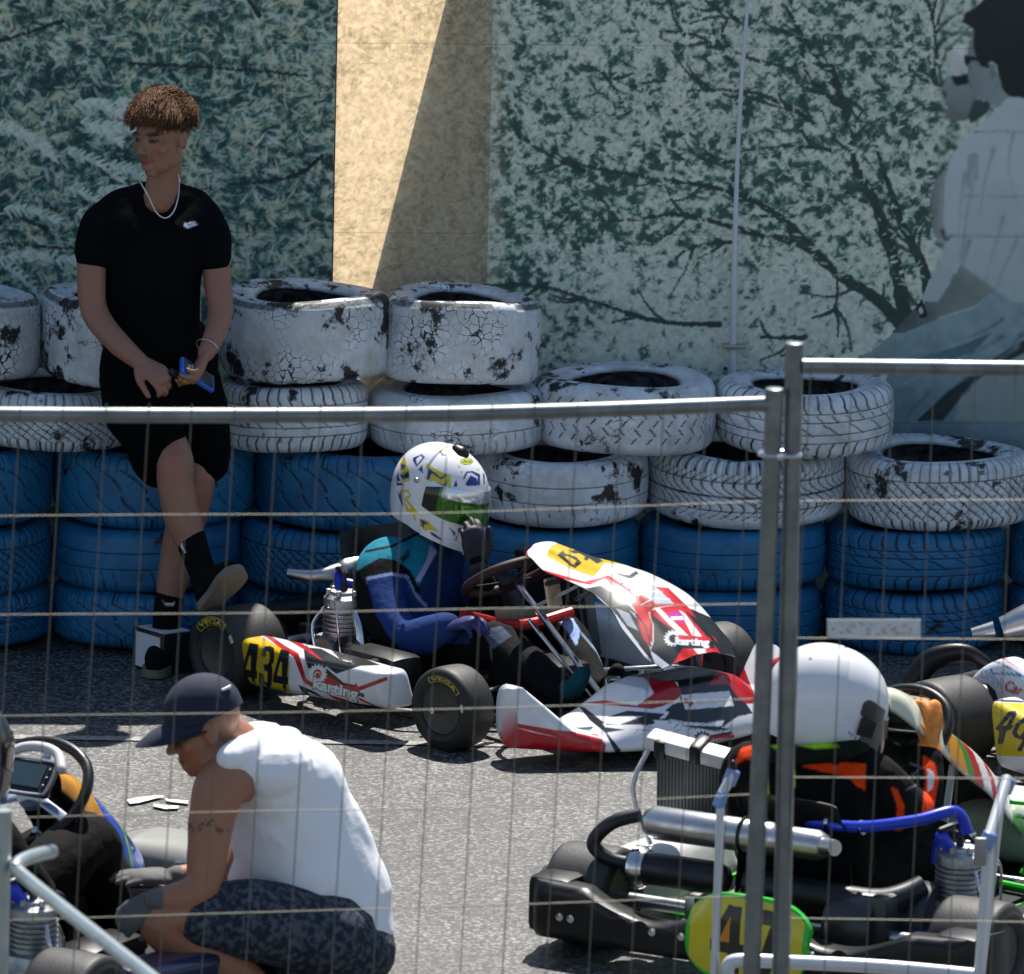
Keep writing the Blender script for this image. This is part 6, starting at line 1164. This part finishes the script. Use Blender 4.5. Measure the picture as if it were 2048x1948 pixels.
# ---------- driver of the lower left kart ----------
d4 = W4(np.array((-.72, 0, .05)))[0]; Y4 = d4[1]; dl4 = thing('person', 'driver in black suit almost outside the left edge, only his knees and sleeve in view', 'person', tuple(d4))
a = Acc(); L4p = lambda x, y, z: W4(np.array((x, y, z)))[0]
limb(a, [L4p(-.75, 0, .2), L4p(-.82, 0, .4), L4p(-.88, 0, .56)], [.16, .17, .13], flat=((.5, .87, 0), .7), n=22); limb(a, [L4p(-.86, -.16, .54), L4p(-.80, -.26, .38), L4p(-.62, -.2, .30)], [.07, .06, .045]); limb(a, [L4p(-.86, .16, .54), L4p(-.80, .26, .38), L4p(-.62, .2, .30)], [.07, .06, .045])
kn = kpx(K4, 165, 1625, -.14); ft = kpx(K4, 245, 1830, -.13); limb(a, [L4p(-.68, -.1, .16), L4p((kn[0]-.68)/2, -.14, .3), L4p(*kn), L4p((kn[0]+ft[0])/2, -.14, (kn[2]+ft[2])/2+.01), L4p(*ft)], [.095, .09, .075, .068, .05])
kn = kpx(K4, 140, 1600, .12); limb(a, [L4p(-.68, .1, .16), L4p(*kn), L4p(.12, .12, .14)], [.095, .072, .05])
cloth('race_suit', a, dl4, base='040405', vox=.007, it=3, wr=.011, seed=41)
hc4 = L4p(-.84, 0, .74); hc4 = P(-78, 1440, hc4[1]); root, sh4, a, V, L_, *_ = helmet('helmet', '', hc4, (.55, .8, -.1), (0, 0, 1), [], '2a3038', None, 1.0, parent=dl4)
emit('visor', a, VM2, sh4, colors=np.ones((len(V), 3))*.012, smooth=60)
for s in (-1, 1): w0 = L4p(-.62, s*.2, .30); a = Acc(); hand(a, w0, L4p(-.52, s*.16, .28)-w0, (0, 0, -1), .8, 1.05, s); me = fuse(a, .005, 2); emit('glove', None, GLV, dl4, me=me, smooth=180, fix=False)

# ---------- crouching man ----------
YM = 21.8; m0 = G(480, 1935); man = thing('person', 'crouching man in white vest, navy cap and dark patterned shorts at the lower left', 'person', (m0[0], m0[1], 0))
q = lambda x, y, dy=0: P(x, y, YM+dy)
hcm = q(393, 1402, -.04); a = Acc(); MB_ = head(a, hcm, (-.92, -.16, -.34), (-.34, 0, .92), 1.04)
limb(a, [q(420, 1412, -.02), q(455, 1430, .02), q(500, 1475, .08)], [.062, .062, .085])
limb(a, [q(510, 1490, .08), q(560, 1600, .1), q(630, 1750, .08)], [.11, .13, .13], flat=((0, 1, 0), .8))
limb(a, [q(480, 1490, -.03), q(428, 1512, -.12), q(408, 1575, -.16), q(400, 1640, -.19), q(388, 1705, -.22), q(348, 1728, -.24), q(300, 1732, -.25)], [.07, .072, .062, .055, .047, .044, .031])
limb(a, [q(500, 1470, .25), q(500, 1580, .3), q(452, 1668, .28), q(400, 1684, .26), q(335, 1690, .24)], [.07, .055, .045, .04, .03])
limb(a, [q(640, 1810, .05), q(500, 1775, -.12), q(380, 1755, -.19), q(318, 1768, -.22), q(335, 1800, -.2), q(420, 1850, -.15), q(500, 1905, -.12)], [.09, .09, .08, .066, .066, .068, .042])
limb(a, [q(640, 1810, .15), q(480, 1760, .22), q(350, 1770, .22), q(420, 1860, .22), q(480, 1920, .2)], [.09, .09, .066, .06, .04])
def mcol(V, C):
    C = facecol(V, C, hcm, MB_, 1.04, stub=(.34, .17, .11)); s = S(V)
    for i in range(26): t = i/25; x_, y_ = 362+74*t, 1588+8*math.sin(t*9)+6*t; k = (np.hypot(s[:, 0]-x_-3*math.sin(i*3.1), s[:, 1]-y_-5*math.cos(i*2.3)) < 2.6+1.5*math.sin(i)) & (V[:, 1] < YM-.05); C[k] = C[k]*.4
    return C
skinmesh('body', a, man, (.36, .155, .09), .0052, 3, mcol)
a = Acc(); limb(a, [q(505, 1452, .06), q(540, 1520, .06), q(572, 1610, .06), q(612, 1710, .05), q(640, 1768, .04)], [.105, .168, .178, .186, .178], flat=((0, 1, 0), .82), n=30); limb(a, [q(440, 1462, -.14), q(474, 1446, -.08), q(520, 1434, .04), q(556, 1430, .16)], [.036, .044, .055, .05]); limb(a, [q(442, 1460, -.13), q(482, 1480, -.07), q(530, 1510, .0)], [.036, .06, .12]); a.ell(q(525, 1480, -.03), (.11, .11, .085)); limb(a, [q(555, 1600, .02), q(470, 1690, .05)], [.11, .05]); limb(a, [q(600, 1690, .0), q(686, 1738, .04)], [.12, .09]); limb(a, [q(560, 1740, -.06), q(690, 1770, .0)], [.07, .08]); limb(a, [q(560, 1450, .08), q(640, 1580, .06), q(700, 1700, .04)], [.06, .085, .065])
cloth('vest', a, man, base='f2f3f8', vox=.006, it=4, wr=.011, seed=54, m=mat('white_cotton', rough=.85, attr=True, bump=.35, bs=16, bd=.012))
CM = mat('patterned_shorts_cloth', rough=.9, attr=True, bump=.5, bs=30)
nt_ = CM.node_tree; N_ = nt_.nodes; tc_ = N_.new('ShaderNodeTexCoord'); n_ = N_.new('ShaderNodeTexNoise'); n_.inputs['Scale'].default_value = 55; n_.inputs['Detail'].default_value = 3; r2_ = N_.new('ShaderNodeValToRGB'); r2_.color_ramp.elements[0].position = .45; r2_.color_ramp.elements[0].color = (.012, .018, .030, 1); r2_.color_ramp.elements[1].position = .6; r2_.color_ramp.elements[1].color = (.075, .088, .115, 1)
nt_.links.new(tc_.outputs['Object'], n_.inputs['Vector']); nt_.links.new(n_.outputs[0], r2_.inputs[0]); nt_.links.new(r2_.outputs[0], N_['Principled BSDF'].inputs['Base Color'])
a = Acc(); limb(a, [q(688, 1765, .04), q(668, 1815, .02), q(600, 1842, .0)], [.09, .145, .13], n=24); limb(a, [q(640, 1800, -.05), q(500, 1775, -.14), q(400, 1765, -.19), q(362, 1764, -.2)], [.125, .110, .088, .078], n=22); limb(a, [q(640, 1800, .2), q(480, 1770, .22), q(390, 1775, .22)], [.13, .11, .08])
cloth('shorts', a, man, m=CM, vox=.007, wr=.005, seed=61)
NV = mat('navy_cotton', (.014, .017, .042), .85, bump=.4, bs=30)
a = Acc(); cc = hcm+MB_@np.array((0, -.012, .042)); B1 = MB_/1.04; n = 24
X = np.array([[cc+B1@np.array((.088*math.sin(i/14*math.pi/2)*math.cos(j*2*math.pi/40), .107*math.sin(i/14*math.pi/2)*math.sin(j*2*math.pi/40), .10*math.cos(i/14*math.pi/2)+.004*math.cos(j*6.283/40*6)*math.sin(i/14*math.pi)*0-(.012 if i == 14 else 0))) for i in range(15)] for j in range(40)]); a.grid(X, closed=True); cp_ = emit('cap', a, NV, man, smooth=180)
X = np.empty((21, 9, 3)); Bk = X.copy()
for i in range(21):
    t = -1+2*i/20
    for j in range(9): f = j/8; e = math.sqrt(max(0, 1-t*t)); X[i, j] = cc+B1@np.array((t*.078, .085*e+.115*f*(.3+.7*e), .004-.028*f*f-.018*t*t)); Bk[i, j] = X[i, j]-B1@np.array((0, 0, .003))
a = Acc(); a.grid(X, back=Bk); emit('visor_peak', a, NV, cp_)
a = Acc(); a.box(cc+B1@np.array((-.052, -.075, .045)), (.004, .03, .008), B1@np.array(Euler((0, -.5, .5)).to_matrix())); emit('cap_badge', a, mat('white_badge', (.7, .7, .7), .5), cp_)
a = Acc()
for s in (-1, 1): a.tube([hcm+MB_@np.array((s*x_, y_, z_)) for x_, y_, z_ in ((.08, .0, .004), (.078, .05, .006), (.066, .082, .006))], .0028, 8, 4); a.box(hcm+MB_@np.array((s*.034, .088, -.002)), (.070, .006, .03), B1, .3)
emit('sunglasses', a, mat('dark_glasses', (.012, .014, .012), .12), man)
a = Acc(); w0 = q(302, 1732, -.25); limb(a, [q(312, 1732, -.25), w0], [.034, .033]); hand(a, w0, q(262, 1758, -.24)-w0, (-.3, .6, -.4), .55, 1.08, 1); me = fuse(a, .0045, 2); GG = mat('grey_work_glove', (.12, .12, .12), .8, bump=.5, bs=50, noise=.25); emit('glove', None, GG, man, me=me, smooth=180, fix=False)
a = Acc(); w0 = q(335, 1690, .24); limb(a, [q(345, 1690, .24), w0], [.034, .032]); hand(a, w0, q(255, 1688, .2)-w0, (0, .2, -1), .12, 1.08, -1); me = fuse(a, .0045, 2); emit('glove', None, GG, man, me=me, smooth=180, fix=False)
for dy in (-.12, .2):
    e = G(500, 1930); e = P(500, 1910, YM+dy); a = Acc(); limb(a, [np.array((e[0]+.02, e[1], .05)), np.array((e[0]-.1, e[1], .045)), np.array((e[0]-.22, e[1], .035))], [.045, .045, .032]); cloth('shoe', a, man, base='3a3c40', vox=.006, it=2)

# ================= FENCES, TROLLEY, BARRIER =================
GALV = mat('galvanised_steel', (.20, .215, .22), .38, .75, noise=.3, ns=12, bump=.1, bs=60)
WIRE = mat('galvanised_wire', (.15, .145, .12), .5, .4)
YFN = 19.75
def fence(name, label, rail, post, x_ext, dy, lean, mesh_x, ylines, plate=None, posts=None):
    Yn = YFN+dy; pb = P(post[2], post[3], Yn); d = (P(post[2], post[3], Yn)-P(post[0], post[1], Yn)); base = pb+d*((pb[2])/(-d[2]))
    root = thing(name, label, 'fence', tuple(base))
    a = Acc(); top = P(post[0], post[1], Yn); a.tube([top, base], .0215, 20); a.lathe([(.0225, -.004), (.0225, .004), (.018, .006)], top, (0, 0, 1), 20); emit('post', a, GALV, root)
    a = Acc(); a.tube([P(*r_, Yn) for r_ in rail], .0185, 18, 5); emit('top_rail', a, GALV, root)
    # the bottom tube of the panel
    a = Acc(); x0_, x1_ = P(rail[0][0], 900, Yn)[0], P(rail[-1][0], 900, Yn)[0]; a.tube([(x0_, Yn, .12), (x1_, Yn, .12)], .0165, 14); emit('bottom_rail', a, GALV, root)
    a = Acc()
    for (xt, yt, xb, yb) in mesh_x:
        p0, p1 = P(xt, yt, Yn-.018), P(xb, yb, Yn-.018); dd = p1-p0; p2 = p0+dd*((p0[2]-.1)/(-dd[2])); mid_ = (p0+p2)/2+np.array((random.uniform(-.004, .004), 0, 0)); a.tube([p0, (p0*3+p2)/4+np.array((random.uniform(-.002, .002), 0, 0)), mid_, p2], .0013, 6, 3)
    for pts in ylines: a.tube([P(*r_, Yn-.014) for r_ in pts], .0014, 6, 4)
    emit('wire_mesh', a, WIRE, root)
    if posts:
        for t_ in posts: a = Acc(); tp = P(*t_, Yn); a.tube([tp, (tp[0], Yn, 0)], .0215, 20); emit('post', a, GALV, root)
    return root
mx = []
xt = -68
while xt < 1480: sl_ = -.068+.0*xt; mx.append((xt+25, 778, xt+25+(1876-778)*sl_*.85, 1876)); xt += 82.6
yl = [[(-140, 1000), (0, 994), (400, 991), (760, 990), (1035, 982), (1460, 966)], [(-140, 1188), (0, 1184), (500, 1181), (900, 1173), (1460, 1163)], [(-140, 1384), (0, 1379), (560, 1372), (1000, 1362), (1452, 1346)], [(-140, 1581), (0, 1576), (500, 1562), (900, 1556), (1445, 1530)], [(-140, 1778), (0, 1773), (500, 1757), (1000, 1742), (1440, 1725)], [(-140, 1975), (600, 1955), (1435, 1920)]]
f1 = fence('fence_panel', 'lower wire mesh fence panel spanning the left side, joined at the double post', [(-160, 797), (300, 800), (750, 799), (1100, 791), (1486, 777)], (1492, 752, 1447, 1876), 0, 0, 0, mx, yl)
a = Acc(); tp = P(-160, 790, YFN); a.tube([tp, (tp[0], YFN, 0)], .0215, 20); emit('post', a, GALV, f1)
mx = [(x_, 700, x_-58+.02*(x_-1560), 1876) for x_ in (1562, 1643, 1721, 1800, 1879, 1957, 2036)]
yl = [[(1545, 965), (1700, 966), (2100, 962)], [(1535, 1230), (1700, 1229), (2100, 1232)], [(1525, 1498), (1800, 1497), (2100, 1499)], [(1515, 1690), (1640, 1772), (1800, 1775), (2100, 1776)]]
yl = [[(1540, 965), (2100, 962)], [(1532, 1229), (2100, 1232)], [(1522, 1497), (2100, 1500)], [(1512, 1768), (2100, 1778)]]
f2 = fence('fence_panel', 'higher wire mesh fence panel at the right edge with a white plate', [(1545, 705), (1800, 708), (2120, 712)], (1530, 664, 1504, 1876), 0, .02, 0, mx, yl)
a = Acc(); tp = P(2120, 690, YFN+.02); a.tube([tp, (tp[0], YFN+.02, 0)], .0215, 20); emit('post', a, GALV, f2)
# clamp joining the two posts
c1, c2 = P(1484, 874, YFN), P(1520, 875, YFN+.02); cl_ = thing('post_clamp', 'bright steel clamp joining the two fence posts', 'clamp', tuple(c1)); a = Acc()
mid_ = (c1+c2)/2; hw = (c2[0]-c1[0])/2+.026
a.tube([mid_+np.array((hw*math.copysign(abs(math.cos(t))**.6, math.cos(t)), .03*math.sin(t), 0)) for t in np.linspace(0, 6.283, 40)[:-1]], .006, 8, closed=True); emit('strap', a, M_CHR, cl_)
a = Acc(); a.lathe([(.009, 0), (.009, -.012), (0, -.014)], mid_+np.array((0, -.03, 0)), (0, 1, 0), 10); emit('bolt', a, M_CHR, cl_)
# white plate on the mesh
pa_, pb_, pc_ = P(1593, 1193, YFN-.03), P(1773, 1193, YFN-.03), P(1593, 1229, YFN-.03)
pr_ = thing('blank_plate', 'blank white plate wired to the right fence panel', 'plate', tuple(pc_))
nx, nz = 140, 30; X = np.array([[pa_+(pb_-pa_)*i/(nx-1)+(pc_-pa_)*j/(nz-1) for j in range(nz)] for i in range(nx)]); a = Acc(); a.grid(X, back=X+np.array((0, .003, 0))); p_ = S(a.verts())
lay = [('E', 'a8a0a4', (1600+random.random()*160, 1200+random.random()*22, 1+random.random()*3, .8+random.random()*3)) for _ in range(40)]+[('E', 'c0909c', (1680+random.random()*80, 1202+random.random()*20, 1+random.random()*2, 1+random.random()*4)) for _ in range(14)]+[('E', '303030', (1597, 1201, 1, 1.4)), ('E', '303030', (1597, 1222, 1, 1.4))]
emit('plate', a, mat('worn_white_sign', rough=.4, attr=True, noise=.08, ns=30), pr_, colors=paint(p_, 'd2d4d6', lay), smooth=30)

# kart trolley in front of kart 47
YT = 21.3
tr = thing('kart_trolley', 'white tubular kart trolley with blue clamps standing before kart 47', 'trolley', (P(1660, 1850, YT)[0], YT, 0))
q = lambda x, y, dy=0: P(x, y, YT+dy)
def leg(pts, r, nm='leg', m=M_WPL, flat=((1, 0, 0), .8)): a = Acc(); a.tube(pts, r, 14, 0, 'flat', flat=flat); return emit(nm, a, m, tr)
def down(p, dx=0): return np.array((p[0]+dx, p[1], .06))
p0 = q(1388, 1535); leg([p0, down(p0, -.005)], .0135); leg([q(1386, 1538), q(1412, 1488, .02)], .016, 'arm')
p1 = q(1902, 1640); leg([p1, down(p1, -.02)], .016); p2 = q(1925, 1560, .15); leg([p2, down(p2, -.045)], .014); leg([q(1900, 1625), q(1940, 1500, .18)], .018, 'arm')
for c_, r_ in ((q(1408, 1497, .02), .018), (q(1388, 1540), .016), (q(1938, 1512, .18), .021), (q(1903, 1618, 0), .021)):
    a = Acc(); a.lathe([(r_*.8, -.022), (r_, -.018), (r_, .018), (r_*.8, .022)], c_, (.35, .1, .9), 18); emit('clamp', a, mat('pale_blue_clamp', (.22, .32, .62), .3, .3), tr)
a = Acc(); a.ell(q(1411, 1478, .02), (.011, .011, .02)); emit('knob', a, M_BLK, tr)
a = Acc(); a.box(q(1888, 1640, -.03), (.032, .02, .075), bev=.3); emit('cap_plate', a, mat('grey_metal', (.3, .3, .3), .4, .6), tr)
a = Acc(); a.tube([q(1400, 1890), q(1402, 1862), q(1420, 1850), q(1500, 1852), q(1700, 1862), q(1895, 1880)], .019, 14, 5); emit('cross_bar', a, M_WPL, tr)
a = Acc(); wc = q(1400, 1895, .05); wc[2] = .10; a.lathe([(.06, -.03), (.085, -.03), (.10, -.018), (.10, .018), (.085, .03), (.06, .03)], wc, (.75, -.65, 0), 36); emit('wheel', a, mat('grey_tread', (.10, .095, .09), .7, noise=.5, bump=.8, bs=120), tr)
for x_ in (1388, 1902): a = Acc(); e = q(x_, 1860); a.lathe([(.03, -.015), (.05, -.012), (.05, .012), (.03, .015)], (e[0], e[1], .05), (1, 0, 0), 24); emit('castor', a, M_BLK, tr)
# near barrier in the lower left corner
YB2 = 19.0; b_ = thing('crowd_barrier', 'blurred galvanised barrier tube and post in the lower left corner', 'barrier', (P(0, 1850, YB2)[0], YB2, 0))
PG = mat('pale_galvanised', (.42, .47, .48), .3, .7, noise=.2, ns=10)
a = Acc(); a.tube([P(100, 1640, YB2+.25), P(60, 1650, YB2+.1), P(32, 1668, YB2), P(60, 1700, YB2-.1), P(290, 1882, YB2-.9), P(420, 1985, YB2-1.3)], .0165, 18, 5); emit('top_tube', a, PG, b_)
a = Acc(); e = P(4, 1560, YB2+.02); a.tube([e, (e[0]-.012, e[1], 0)], .023, 18); emit('post', a, PG, b_)
a = Acc(); e = P(420, 1985, YB2-1.3); a.tube([e, (e[0], e[1], 0)], .0165, 14); emit('leg', a, PG, b_)
